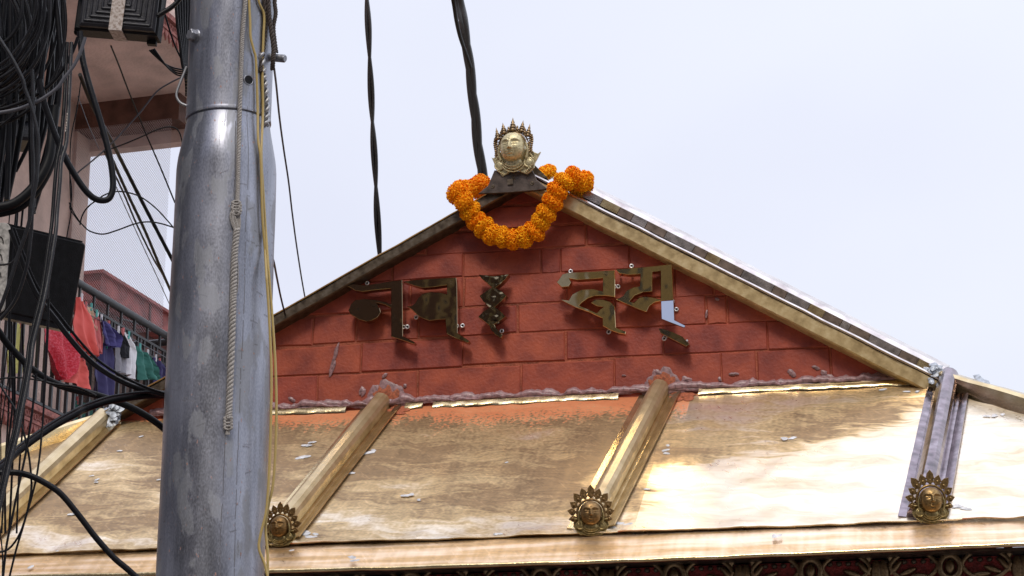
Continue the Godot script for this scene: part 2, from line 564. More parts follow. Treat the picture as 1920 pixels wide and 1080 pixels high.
# ---------------------------------------------------------------- sky, sun, camera
func make_sky() -> PanoramaSkyMaterial:
	var w := 768
	var h := 384
	var n := noise(1.0, 5, 91)
	var im := Image.create(w, h, false, Image.FORMAT_RGBF)
	for j in h:
		var el := PI * (0.5 - (j + 0.5) / h)
		for i in w:
			var az := TAU * ((i + 0.5) / w - 0.5)          # 0 is straight ahead, rising to the right
			var d := Vector3(cos(el) * sin(az), sin(el), -cos(el) * cos(az))
			var cloud := n.get_noise_3d(d.x * 1.5 + 3.1, d.y * 2.4, d.z * 1.5) + 0.35 * n.get_noise_3d(d.x * 5.0, d.y * 9.0 + 7.0, d.z * 5.0)
			var thick := clampf(0.62 - 0.60 * sin(az + 0.22) * cos(el) + 0.26 * cloud, 0.0, 1.0)
			var blue := Vector3(0.53, 0.55, 0.72)
			var white := Vector3(0.805, 0.84, 0.945)
			var c := lerp3(blue, white, thick) * (1.0 + 0.95 * smoothstep(0.44, 1.15, el))
			if el < 0.0:
				c = lerp3(c, Vector3(0.25, 0.24, 0.23), smoothstep(0.0, -0.06, el))
			im.set_pixel(i, j, Color(c.x, c.y, c.z))
	var m := PanoramaSkyMaterial.new()
	m.panorama = ImageTexture.create_from_image(im)
	return m

func _ready() -> void:
	rng.seed = 2024
	var cam := Camera3D.new()
	cam.name = "camera"
	cam.fov = rad_to_deg(2.0 * atan(540.0 / F))
	cam.near = 0.05
	cam.far = 400.0
	cam.position = EYE
	cam.rotation = Vector3(pitch, 0, 0)
	add_child(cam)
	cam.current = true
	var env := Environment.new()
	env.background_mode = Environment.BG_SKY
	env.sky = Sky.new()
	env.sky.sky_material = make_sky()
	env.tonemap_mode = Environment.TONE_MAPPER_LINEAR
	env.tonemap_exposure = 1.12
	env.sdfgi_enabled = true
	env.ssao_enabled = true
	env.ssil_enabled = true
	var we := WorldEnvironment.new()
	we.name = "environment"
	we.environment = env
	add_child(we)
	var sun := DirectionalLight3D.new()
	sun.name = "sun"
	sun.light_energy = 0.5
	sun.light_color = Color(1.0, 0.96, 0.9)
	sun.light_angular_distance = 14.0
	sun.shadow_enabled = true
	sun.look_at_from_position(Vector3.ZERO, Vector3(0.16, -1.0, -0.80))
	add_child(sun)
	# frames of reference
	O = EYE + ray(960, 540) * 6.3
	BX = Vector3(cos(turn), 0, sin(turn))
	BZ = Vector3(-sin(turn), 0, cos(turn))
	H0 = EYE + ray(0, 735) * 16.0
	HU = Vector3(sin(deg_to_rad(17.0)), 0, -cos(deg_to_rad(17.0)))
	HW = Vector3(cos(deg_to_rad(17.0)), 0, sin(deg_to_rad(17.0)))
	materials()
	make_street()
	make_pavilion()
	make_balcony_house()
	make_red_house()
	make_houses_opposite()
	make_pole()
	make_letters()
	make_masks()
	make_garland()
	make_laundry()
	make_boxes()
	make_cables()
	make_ropes()

# ---------------------------------------------------------------- the street
func make_street() -> void:
	var mb := MB.new()
	mb.box(Vector3(-150, -0.3, -200), Vector3(150, 0, 60))
	var o := obj("street", mb, M.street, self)
	o.set_meta("kind", "structure")

# ---------------------------------------------------------------- the gilded pavilion
func loft(mb: MB, prof: PackedVector3Array, a: Transform3D, b: Transform3D, steps := 1, wave := 0.0, seed_ := 1) -> void:
	# a closed profile carried from one frame to another, flat faces, ends closed
	var m := prof.size()
	var nz := noise(1.0, 2, seed_)
	for k in m:
		var j := (k + 1) % m
		var vs := PackedVector3Array()
		for i in steps + 1:
			var x := a.interpolate_with(b, float(i) / steps)
			var lift := Vector3.ZERO
			if wave > 0.0:
				lift = Vector3(nz.get_noise_2d(i * 0.37, 3.0), nz.get_noise_2d(i * 0.37, 40.0), 0) * wave
			vs.append(x * (prof[k] + lift))
			vs.append(x * (prof[j] + lift))
		mb.sheet(vs, steps + 1, 2, PackedVector2Array(), true)
	for e in 2:
		var x := b if e else a
		var ids := PackedInt32Array()
		var vs := PackedVector3Array()
		for k in m:
			vs.append(x * prof[k])
		for k in range(1, m - 1):
			ids.append_array(PackedInt32Array([0, k, k + 1] if e else [0, k + 1, k]))
		mb.piece(vs, ids, false)

func along(from: Vector3, to: Vector3, up: Vector3) -> Array:
	# frames whose z runs along the line and whose y is close to up
	var z := (to - from).normalized()
	var x := up.cross(z).normalized()
	var y := z.cross(x)
	return [Transform3D(Basis(x, y, z), from), Transform3D(Basis(x, y, z), to)]

func p3(pts: Array) -> PackedVector3Array:
	var o := PackedVector3Array()
	for q in pts:
		o.append(Vector3(q[0], q[1], 0))
	return o

func blob(mb: MB, r: float, thick: float, x: Transform3D, rough := 0.35) -> void:
	# a smear of putty: an irregular low dome
	var m := 14
	var ph := rng.randf() * TAU
	var vs := PackedVector3Array()
	var rad := []
	for k in m:
		rad.append(1.0 + rough * sin(2.0 * TAU * k / m + ph) + rough * 0.6 * rng.randf_range(-1, 1))
	for i in 3:
		for k in m:
			var a := TAU * k / m
			var q: float = [1.0, 0.72, 0.05][i]
			vs.append(x * Vector3(r * q * rad[k] * cos(a), r * q * rad[k] * sin(a), thick * [0.0, 0.75, 1.0][i] * (1.0 + 0.3 * rng.randf_range(-1, 1))))
	mb.sheet(vs, 3, m, PackedVector2Array(), true, true)

func make_pavilion() -> void:
	var base := Transform3D(Basis(BX, Vector3.UP, BZ), Vector3(O.x, 0, O.z))
	var up := Vector3(0, O.y, 0)
	var t := thing("gilded_pavilion", "small pavilion with a red brick gable and a sloping gilded copper roof", "pavilion", base)
	var apex := Vector2(0.036, 0.322)
	var tri_ := PackedVector2Array([Vector2(-1.20, -0.345), Vector2(1.19, -0.345), apex])
	var mb := MB.new()
	mb.prism(tri_, -0.12, 0.0)
	var wall := obj("gable_wall", mb, M.mortar, t, up)
	# bricks, course by course; the joints are read off the photograph
	var rows := [-0.345, -0.222, -0.137, -0.053, 0.038, 0.113, 0.178, 0.245, 0.33]
	var joints := [[310, 430, 595, 783, 977, 1153, 1353, 1421, 1560], [400, 678, 867, 1061, 1245, 1440], [480, 587, 669, 786, 970, 1153, 1325, 1364, 1460], [560, 770, 870, 1062, 1265, 1340], [640, 736, 869, 1015, 1051, 1180], [800, 980, 1100], [860, 1010], [930]]
	var ys := [725, 668, 604, 545, 490, 435, 390, 350]
	for r in 8:
		var xs := [-1.3]
		for q in joints[r]:
			xs.append(wall_pt(q, ys[r]).x)
		xs.append(1.3)
		for k in xs.size() - 1:
			var g := 0.0016
			var j := func(): return rng.randf_range(-0.002, 0.002)
			var tilt := 0.004 * sin(xs[k] * 3.0 + r)
			var rect := PackedVector2Array([Vector2(xs[k] + g + j.call(), rows[r] + g + tilt + j.call()), Vector2(0.5 * (xs[k] + xs[k + 1]), rows[r] + g + tilt + j.call()), Vector2(xs[k + 1] - g + j.call(), rows[r] + g + tilt + j.call()), Vector2(xs[k + 1] - g + j.call(), rows[r + 1] - g + tilt + j.call()), Vector2(0.5 * (xs[k] + xs[k + 1]), rows[r + 1] - g + tilt + j.call()), Vector2(xs[k] + g + j.call(), rows[r + 1] - g + tilt + j.call())])
			for poly in Geometry2D.intersect_polygons(rect, tri_):
				var box := Rect2(poly[0], Vector2.ZERO)
				for q in poly:
					box = box.expand(q)
				if box.size.x < 0.02 or box.size.y < 0.02:
					continue
				var b := MB.new()
				b.prism(poly, -0.01, 0.0036 + rng.randf_range(-0.0012, 0.0014), 0.0030 + rng.randf() * 0.0006)
				obj("brick", b, M["brick%d" % rng.randi_range(0, 3)], wall)
	# rakes
	make_rakes(t, up, apex)
	# roof
	var roof_back := MB.new()
	var ra := Vector3(apex.x, apex.y + 0.012, 0)
	for side in [-1, 1]:
		var foot := Vector3(1.21 * side, -0.352, 0)
		var nn := Vector3(-(foot - ra).y, (foot - ra).x, 0).normalized() * 0.014
		if nn.y < 0:
			nn = -nn
		var q := PackedVector2Array([Vector2(ra.x, ra.y), Vector2(foot.x, foot.y), Vector2(foot.x + nn.x, foot.y + nn.y), Vector2(ra.x + nn.x * 0.2, ra.y + nn.y)])
		roof_back.prism(q, -1.7, -0.09)
		# the hipped skirt's side slopes
		var d := 1.0
		var vs := PackedVector3Array([Vector3(1.2 * side, -0.34, -0.02), Vector3(1.2 * side, -0.34, -1.7), Vector3((1.2 + d) * side, -0.34 - d * tan(SL), -1.7), Vector3((1.2 + d) * side, -0.34 - d * tan(SL), d - 0.02)])
		roof_back.piece(vs, PackedInt32Array([0, 1, 2, 0, 2, 3] if side < 0 else [0, 2, 1, 0, 3, 2]), false)
	obj("upper_roof", roof_back, M.gilt_dull, t, up)
	make_skirt(t, up)
	make_eaves(t, up)

func make_rakes(t: Node3D, up: Vector3, apex: Vector2) -> void:
	var top := Vector3(apex.x, apex.y + 0.016, 0)
	# right: a fascia, a bright lip, and a folded ridge cap set back above them
	var fr := along(Vector3(apex.x - 0.01, 0.335, 0), Vector3(1.205, -0.365, 0), Vector3(0, 1, 0))
	var mb := MB.new()
	# frame axes: z along the rake, y up from it, x = up x z points into the building
	var s := -1.0 if fr[0].basis.x.z > 0 else 1.0
	var z0 := func(z: float, n: float): return [-z * s, n]
	loft(mb, ccw([z0.call(0.0, -0.042), z0.call(0.044, -0.040), z0.call(0.05, -0.036), z0.call(0.05, -0.002), z0.call(0.0, -0.002)]), fr[0], fr[1], 24, 0.0022, 11)
	obj("right_fascia", mb, M.fascia_gold, t, up)
	mb = MB.new()
	loft(mb, ccw([z0.call(0.0, 0.0), z0.call(0.054, 0.0), z0.call(0.057, 0.004), z0.call(0.052, 0.009), z0.call(0.0, 0.011)]), fr[0], fr[1], 24, 0.002, 12)
	obj("trim_lip", mb, M.bright_sheet, t, up)
	mb = MB.new()
	fr = along(Vector3(apex.x + 0.09, 0.335 - 0.09 * 0.576, 0), Vector3(1.16, -0.338, 0), Vector3(0, 1, 0))
	loft(mb, ccw([z0.call(-0.1, 0.002), z0.call(0.030, 0.012), z0.call(0.031, 0.034), z0.call(0.018, 0.048), z0.call(-0.02, 0.066), z0.call(-0.06, 0.060), z0.call(-0.1, 0.03)]), fr[0], fr[1], 30, 0.0015, 13)
	var cap := obj("ridge_cap", mb, M.bright_sheet, t, up)
	# its front face: short bands, reflected stripes put into their colours
	var long: float = fr[0].origin.distance_to(fr[1].origin)
	var run := 0.0
	var shade := 0
	while run < long - 0.02:
		var step := minf(rng.randf_range(0.025, 0.10), long - run)
		var a: Transform3D = fr[0].interpolate_with(fr[1], run / long)
		var b: Transform3D = fr[0].interpolate_with(fr[1], (run + step - 0.002) / long)
		mb = MB.new()
		loft(mb, ccw([z0.call(0.028, 0.012), z0.call(0.0345, 0.011), z0.call(0.0355, 0.033), z0.call(0.030, 0.035)]), a, b, 2)
		shade = (shade + rng.randi_range(1, 2)) % 3
		obj("reflection_band", mb, [M.brown_reflection, M.gilt_dull, M.lilac_reflection][shade], cap)
		run += step
	# left: one plain fascia under a thin lip, its dark reflection painted as colour
	fr = along(Vector3(apex.x + 0.005, 0.318, 0), Vector3(-1.21, -0.338, 0), Vector3(0, 1, 0))
	s = -1.0 if fr[0].basis.x.z > 0 else 1.0
	z0 = func(z: float, n: float): return [-z * s, n]
	mb = MB.new()
	loft(mb, ccw([z0.call(0.0, -0.030), z0.call(0.046, -0.028), z0.call(0.05, -0.025), z0.call(0.05, -0.001), z0.call(0.0, -0.001)]), fr[0], fr[1], 24, 0.002, 14)
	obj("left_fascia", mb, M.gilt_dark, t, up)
	mb = MB.new()
	loft(mb, ccw([z0.call(0.0, 0.001), z0.call(0.053, 0.001), z0.call(0.055, 0.003), z0.call(0.05, 0.006), z0.call(0.0, 0.006)]), fr[0], fr[1], 24, 0.002, 15)
	obj("trim_lip", mb, M.gilt_dull, t, up)

func ccw(pts: Array) -> PackedVector3Array:
	var area := 0.0
	for k in pts.size():
		var a = pts[k]
		var b = pts[(k + 1) % pts.size()]
		area += a[0] * b[1] - a[1] * b[0]
	if area < 0.0:
		pts.reverse()
	return p3(pts)

func make_skirt(t: Node3D, up: Vector3) -> void:
	var ribs := [-1.178, -0.366, 0.418, 1.195]
	var wave := noise(1.0, 3, 101)
	var edges := [-9.0, ribs[0], ribs[1], ribs[2], ribs[3], 9.0]
	for k in 5:
		var mb := MB.new()
		var nc := 56
		var nr := 44
		var vs := PackedVector3Array()
		var us := PackedVector2Array()
		for j in nr:
			var s := 1.030 * j / (nr - 1.0)
			var lim := 1.2 + s * cos(SL)
			var x0 := maxf(edges[k], -lim)
			var x1 := minf(edges[k + 1], lim)
			for i in nc:
				var x := lerpf(x0, x1, i / (nc - 1.0))
				var f := sin(PI * i / (nc - 1.0))
				var h := f * (0.0055 * wave.get_noise_2d(x * 3.2 + k * 7.0, s * 2.6) + 0.0016 * wave.get_noise_2d(x * 11.0, s * 6.0 + k * 5.0))
				h += 0.004 * smoothstep(0.95, 1.03, s) * (1.0 + 1.3 * wave.get_noise_2d(x * 6.0, 33.0))
				vs.append(slope(x, s, h))
				us.append(Vector2((x + 1.5) / 3.0, s / 1.2))
		# columns run to the right, rows down the slope: the front of (col x row) is below, so rows are reversed
		var rv := PackedVector3Array()
		var ru := PackedVector2Array()
		for j in nr:
			for i in nc:
				rv.append(vs[(nr - 1 - j) * nc + i])
				ru.append(us[(nr - 1 - j) * nc + i])
		mb.sheet(rv, nr, nc, ru)
		var lip := PackedVector3Array()
		for i in nc:
			lip.append(vs[(nr - 1) * nc + i])
		mb.tube(lip, 0.0018, 5, true)
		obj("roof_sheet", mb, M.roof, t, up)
	# ribs: folded hexagonal caps with a flange on either side
	for k in 4:
		var x: float = ribs[k]
		var drift: float = [-0.01, -0.036, -0.066, -0.085][k]
		var top := 0.0 if k in [1, 2] else 0.02
		var a := Transform3D(Basis(Vector3.RIGHT, Vector3(0, cos(SL), sin(SL)), Vector3(0, -sin(SL), cos(SL))), slope(x, top, 0))
		var b := a
		b.origin = slope(x + drift * 0.96, 1.0, 0)
		var mb := MB.new()
		loft(mb, ccw([[-0.042, 0.0], [-0.039, 0.013], [-0.030, 0.029], [-0.018, 0.042], [-0.012, 0.0455], [-0.008, 0.046], [0.006, 0.043], [0.015, 0.036], [0.020, 0.026], [0.020, 0.014], [0.016, 0.0]]), a, b, 10, 0.0004, 110 + k)
		var rib := obj("roof_rib", mb, M.purple if k == 3 else M.rib_gold, t, up)
		mb = MB.new()
		loft(mb, ccw([[0.016, 0.0], [0.016, 0.004], [0.030, 0.004], [0.052, 0.011], [0.053, 0.008]]), a, b, 12, 0.0006, 120 + k)
		loft(mb, ccw([[-0.060, 0.004], [-0.060, 0.006], [-0.042, 0.003], [-0.042, 0.0]]), a, b, 12, 0.0006, 130 + k)
		obj("flange", mb, M.purple if k == 3 else M.gilt, rib)
	# gold flashing, mauve sealant and orange paint along the foot of the wall
	var flash := MB.new()
	for seg in [[-1.0, -0.47], [-0.30, -0.25], [-0.22, 0.30], [0.52, 1.10]]:
		var pts := PackedVector3Array()
		var n := int((seg[1] - seg[0]) / 0.012) + 2
		var vs := PackedVector3Array()
		for i in n:
			var x := lerpf(seg[0], seg[1], i / (n - 1.0))
			var w := 0.006 * wave.get_noise_2d(x * 22.0, 8.0)
			vs.append(slope(x, 0.026 + w, 0.002))
			vs.append(slope(x, 0.023 + w * 0.6, 0.009))
			vs.append(slope(x, 0.004, 0.014))
		var rv := PackedVector3Array()
		for c in 3:
			for i in n:
				rv.append(vs[i * 3 + c])
		flash.sheet(rv, 3, n)
	obj("flashing", flash, M.gilt, t, up)
	var smear := MB.new()
	for layer in 3:
		var n := 260
		var vs := PackedVector3Array()
		for row in 4:
			for i in n:
				var x := lerpf(-1.05, 1.12, i / (n - 1.0))
				var n1 := wave.get_noise_2d(x * 9.0, layer * 11.0)
				var n2 := wave.get_noise_2d(x * 34.0, layer * 17.0 + 4.0)
				var lo := -0.320 + 0.007 * n1 + 0.003 * n2 - 0.003 * layer
				var hi := lo + maxf(0.002, 0.016 + 0.014 * n1 + 0.005 * n2 + 0.004 * layer)
				var q: float = [0.0, 0.3, 0.7, 1.0][row]
				var zz: float = [0.0075, 0.0100, 0.0080, 0.002][row] + 0.0010 * n2 - 0.003 * layer + (0.006 if row < 3 else 0.0)
				vs.append(Vector3(x, lerpf(lo, hi, q), zz))
		smear.sheet(vs, 4, n)
	obj("sealant", smear, M.sealant, t, up)
	for k in [1, 2]:
		var col := MB.new()
		var pnt := MB.new()
		# mauve smear round the mouth of the rib, orange paint within it and over the rib's first inches
		for layer in [[0.042, 0.066, 0.0030, col], [0.026, 0.055, 0.0060, pnt]]:
			var vs := PackedVector3Array()
			for row in 4:
				for i in 40:
					var a := PI * (-0.06 + 1.12 * i / 39.0)
					var q: float = [0.0, 0.35, 0.75, 1.0][row]
					var rr: float = lerpf(layer[0], layer[1] + 0.016 * wave.get_noise_2d(i * 0.22, k * 9.0 + layer[1] * 99.0), q)
					vs.append(Vector3(ribs[k] + 0.004 + rr * 0.95 * cos(a), -0.335 + rr * 1.28 * sin(a), layer[2] * [0.9, 1.1, 0.9, 0.2][row] + 0.0006 * wave.get_noise_2d(i * 0.9, row * 2.0 + 50.0) + 0.002))
			var rv := PackedVector3Array()
			for row in 4:
				for i in 40:
					rv.append(vs[(3 - row) * 40 + i])
			layer[3].sheet(vs, 4, 40)
		obj("sealant", col, M.sealant, t, up)
		var fr := Transform3D(Basis(Vector3.RIGHT, Vector3(0, sin(SL), -cos(SL)), Vector3(0, cos(SL), sin(SL))), Vector3.ZERO)
		for i in 16:
			fr.origin = slope(ribs[k] + rng.randf_range(0.03, 0.08), rng.randf_range(0.0, 0.06), 0.002)
			blob(pnt, rng.randf_range(0.010, 0.020), 0.003, fr)
		obj("orange_paint", pnt, M.overspray, t, up)
	# white putty on the sheets, smears on the bricks, solder where the hips meet the rakes
	var spots := [[575, 836, 9], [568, 858, 12], [585, 830, 7], [690, 850, 10], [684, 835, 6], [655, 888, 8], [572, 1000, 12], [583, 1008, 9], [553, 1016, 9], [760, 930, 8], [772, 928, 6], [785, 938, 5], [934, 1002, 6], [930, 1003, 4], [1248, 845, 7], [1252, 836, 5], [1250, 851, 6], [1213, 918, 5], [1160, 982, 8], [1178, 984, 7], [1150, 990, 7], [1453, 1006, 7], [1462, 1005, 5], [1470, 823, 8], [1486, 822, 7], [1700, 966, 6], [1793, 950, 9], [1812, 955, 8], [660, 1046, 7], [665, 1052, 6], [210, 790, 9], [265, 819, 4], [172, 893, 4], [182, 900, 5], [180, 905, 4], [135, 965, 8], [150, 1034, 6], [110, 1035, 6], [58, 1064, 6], [300, 900, 5], [225, 846, 5], [1700, 735, 6], [1720, 735, 5], [1656, 731, 7], [1865, 780, 7], [1850, 781, 6], [1880, 778, 5], [950, 868, 3], [547, 1033, 4]]
	for q in spots:
		var r := roof_pt(q[0], q[1])
		var mb := MB.new()
		var fr := Transform3D(Basis(Vector3.RIGHT, Vector3(0, sin(SL), -cos(SL)), Vector3(0, cos(SL), sin(SL))).rotated(Vector3(0, cos(SL), sin(SL)), rng.randf() * 0.6).scaled_local(Vector3(1.25, 1.2, 1)), slope(r.x, r.y, 0.0015))
		blob(mb, q[2] * 0.0011, 0.0012, fr, 0.35)
		if q[2] >= 9:
			fr.origin = slope(r.x + rng.randf_range(-0.012, 0.012), r.y + rng.randf_range(-0.02, 0.02), 0.001)
			blob(mb, q[2] * 0.0007, 0.0013, fr, 0.4)
		obj("white_putty", mb, M.caulk, t, up)
	for q in [[628, 672, 5, 22], [624, 690, 6, 16], [632, 655, 3, 16], [722, 705, 5, 6], [760, 724, 5, 4], [548, 750, 8, 6], [680, 735, 6, 14], [1376, 702, 9, 4], [1350, 712, 5, 4], [1530, 690, 7, 5], [1545, 700, 9, 5], [1485, 700, 9, 7], [1555, 708, 14, 5], [1600, 712, 13, 5], [1170, 705, 4, 3], [1345, 562, 4, 4], [1236, 700, 10, 6], [1288, 712, 9, 8], [1410, 545, 3, 3], [1325, 590, 3, 8]]:
		var w := wall_pt(q[0], q[1])
		var mb := MB.new()
		blob(mb, 1.0, 0.0025, Transform3D(Basis().rotated(Vector3.BACK, -0.25).scaled_local(Vector3(q[2] * 0.0013, q[3] * 0.0013, 1)), Vector3(w.x, w.y, 0.0050)), 0.3)
		obj("putty_smear", mb, M.sealant, t, up)

func make_eaves(t: Node3D, up: Vector3) -> void:
	var wave := noise(1.0, 3, 201)
	var mb := MB.new()
	var n := 150
	var vs := PackedVector3Array()
	var us := PackedVector2Array()
	var edge := PackedVector3Array()
	var drop := PackedVector3Array()
	for row in 7:
		var s: float = [1.01, 1.04, 1.07, 1.10, 1.13, 1.152, 1.158][6 - row]
		for i in n:
			var x := lerpf(-2.15, 2.15, i / (n - 1.0))
			var sag := 0.010 * (1.0 - minf(1.0, pow((x - 0.3) / 1.2, 2.0)))
			var h := -0.004 + 0.002 * wave.get_noise_2d(x * 5.0, s * 9.0) - sag * smoothstep(1.03, 1.17, s)
			vs.append(slope(x, s, h))
			us.append(Vector2(clampf((x + 1.5) / 3.0, 0.0, 1.0), s / 1.2))
			if row == 0:
				edge.append(slope(x, s, h) + Vector3(0, -0.003, 0.001))
				drop.append(slope(x, s, h))
	mb.sheet(vs, 7, n, us)
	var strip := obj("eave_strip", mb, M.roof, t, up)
	mb = MB.new()
	mb.tube(edge, 0.0055, 7)
	obj("rolled_edge", mb, M.gilt, strip)
	mb = MB.new()
	mb.box(Vector3(-2.1, -0.962, 0.80), Vector3(2.1, -0.956, 0.965))
	obj("eave_soffit", mb, M.brown_plate, t, up)
	# carved frieze
	mb = MB.new()
	mb.box(Vector3(-2.0, -1.20, 0.60), Vector3(2.0, -0.965, 0.915))
	var fz := obj("frieze", mb, M.frieze_red, t, up)
	mb = MB.new()
	for i in 190:
		mb.ball(Vector3(-1.95 + i * 0.0205, -0.972, 0.918), Vector3(0.007, 0.006, 0.007), 7, 5)
	var row_ := obj("bead_row", mb, M.gilt_dark, fz)
	row_.set_meta("kind", "stuff")
	for k in 13:
		var c := wall_pt(1781, 1060, 0.92) + Vector3(0.305 * (k - 9), 0, 0)
		var o := MB.new()
		var x := Transform3D(Basis(), Vector3(c.x, c.y - 0.004, 0.917))
		o.torus(Vector3(0, 0, 0.008), 0.022, 0.007, x, 18, Color.WHITE, 1.2)
		o.ball(Vector3(0, 0, 0.004), Vector3(0.012, 0.016, 0.012), 10, 7, x)
		for side in [-1, 1]:
			var pts := PackedVector3Array()
			for i in 23:
				var a := TAU * i / 22.0
				pts.append(x * Vector3(side * (0.078 + 0.052 * cos(a)), 0.004 + 0.034 * sin(a) * (0.55 + 0.45 * absf(sin(a))), 0.007))
			o.tube(pts, 0.0055, 6, false)
			for leaf in 4:
				var lx := Transform3D(Basis().rotated(Vector3.BACK, side * (0.5 - 0.45 * leaf)), x * Vector3(side * (0.040 + 0.026 * leaf), -0.028 + 0.010 * leaf, 0.004))
				o.ball(Vector3.ZERO, Vector3(0.022, 0.007, 0.010), 10, 7, lx)
			o.ball(Vector3(side * 0.145, -0.006, 0.002), Vector3(0.014, 0.028, 0.010), 10, 7, x)
			o.ball(Vector3(side * 0.128, 0.034, 0.002), Vector3(0.010, 0.020, 0.010), 10, 7, x)
		o.ball(Vector3(0, -0.045, 0.002), Vector3(0.028, 0.010, 0.010), 10, 7, x)
		obj("gold_scroll", o, M.crown_brass, fz)
	# the building below the frame, down to the street
	mb = MB.new()
	mb.box(Vector3(-1.9, -O.y, -1.7), Vector3(1.9, -1.205, 0.85))
	mb.box(Vector3(-1.18, -1.205, -1.7), Vector3(1.18, -0.36, -0.14))
	obj("lower_wall", mb, M.frieze_red, t, up)
	# hips: box caps running out and down from the feet of the gable, soldered at the joint
	for side in [-1, 1]:
		var a := Vector3(1.165 * side, -0.322, 0.0)
		var d := Vector3(side, -tan(SL), 1.0)
		var fr := along(a, a + d * 0.95, Vector3.UP)
		mb = MB.new()
		loft(mb, ccw([[-0.038, -0.03], [0.038, -0.03], [0.040, 0.016], [0.030, 0.024], [-0.030, 0.024], [-0.040, 0.016]]), fr[0], fr[1], 20, 0.002, 210 + side)
		obj("hip_cap", mb, M.gilt, t, up)
		mb = MB.new()
		for i in 16:
			var q := a + Vector3(side * rng.randf_range(-0.03, 0.01), rng.randf_range(-0.045, 0.03), 0.045 + rng.randf() * 0.01)
			if side > 0 and i > 7:
				q = slope(1.235 + rng.randf_range(0.02, 0.06), 0.02 + rng.randf() * 0.12, 0.012)
			var bx := Basis(Vector3.RIGHT, Vector3(0, cos(0.6), -sin(0.6)), Vector3(0, sin(0.6), cos(0.6)))
			blob(mb, rng.randf_range(0.010, 0.022), 0.0035, Transform3D(bx, q), 0.4)
			if side > 0 and i == 7:
				obj("solder", mb, M.solder, t, up)
				mb = MB.new()
		obj("solder", mb, M.solder, t, up)
	# the plate at the peak that carries the topmost face
	mb = MB.new()
	var pl := wall2([[455, 425], [560, 432], [640, 432], [715, 428], [742, 490], [812, 548], [800, 556], [680, 566], [560, 576], [430, 582], [345, 584], [412, 530]], 800, 200, 3.6, 0.07)
	mb.prism(pl, 0.058, 0.066, 0.0015)
	var plate := obj("peak_plate", mb, M.brown_plate, t, up)
	mb = MB.new()
	for q in [[447, 540], [712, 517], [583, 483]]:
		var w := wall_pt(800 + q[0] / 3.6, 200 + q[1] / 3.6, 0.066)
		mb.torus(w, 0.0045, 0.0016, Transform3D(), 12)
		mb.ball(w, Vector3(0.003, 0.003, 0.0015), 8, 5)
	var w0 := wall_pt(800 + 565.0 / 3.6, 200 + 510.0 / 3.6, 0.066)
	mb.box(w0 + Vector3(-0.008, -0.008, 0), w0 + Vector3(0.008, 0.008, 0.004))
	obj("rivet", mb, M.gilt_dark, plate)
	# folded cap of the ridge that runs back from the peak
	mb = MB.new()
	var ridge := along(Vector3(apex_x() + 0.0, 0.335, 0.05), Vector3(apex_x(), 0.335, -1.7), Vector3.UP)
	loft(mb, ccw([[-0.075, -0.03], [0.075, -0.03], [0.03, 0.02], [-0.03, 0.02]]), ridge[0], ridge[1], 8, 0.001, 220)
	obj("ridge_fold", mb, M.gilt_dark, t, up)

func apex_x() -> float:
	return 0.036

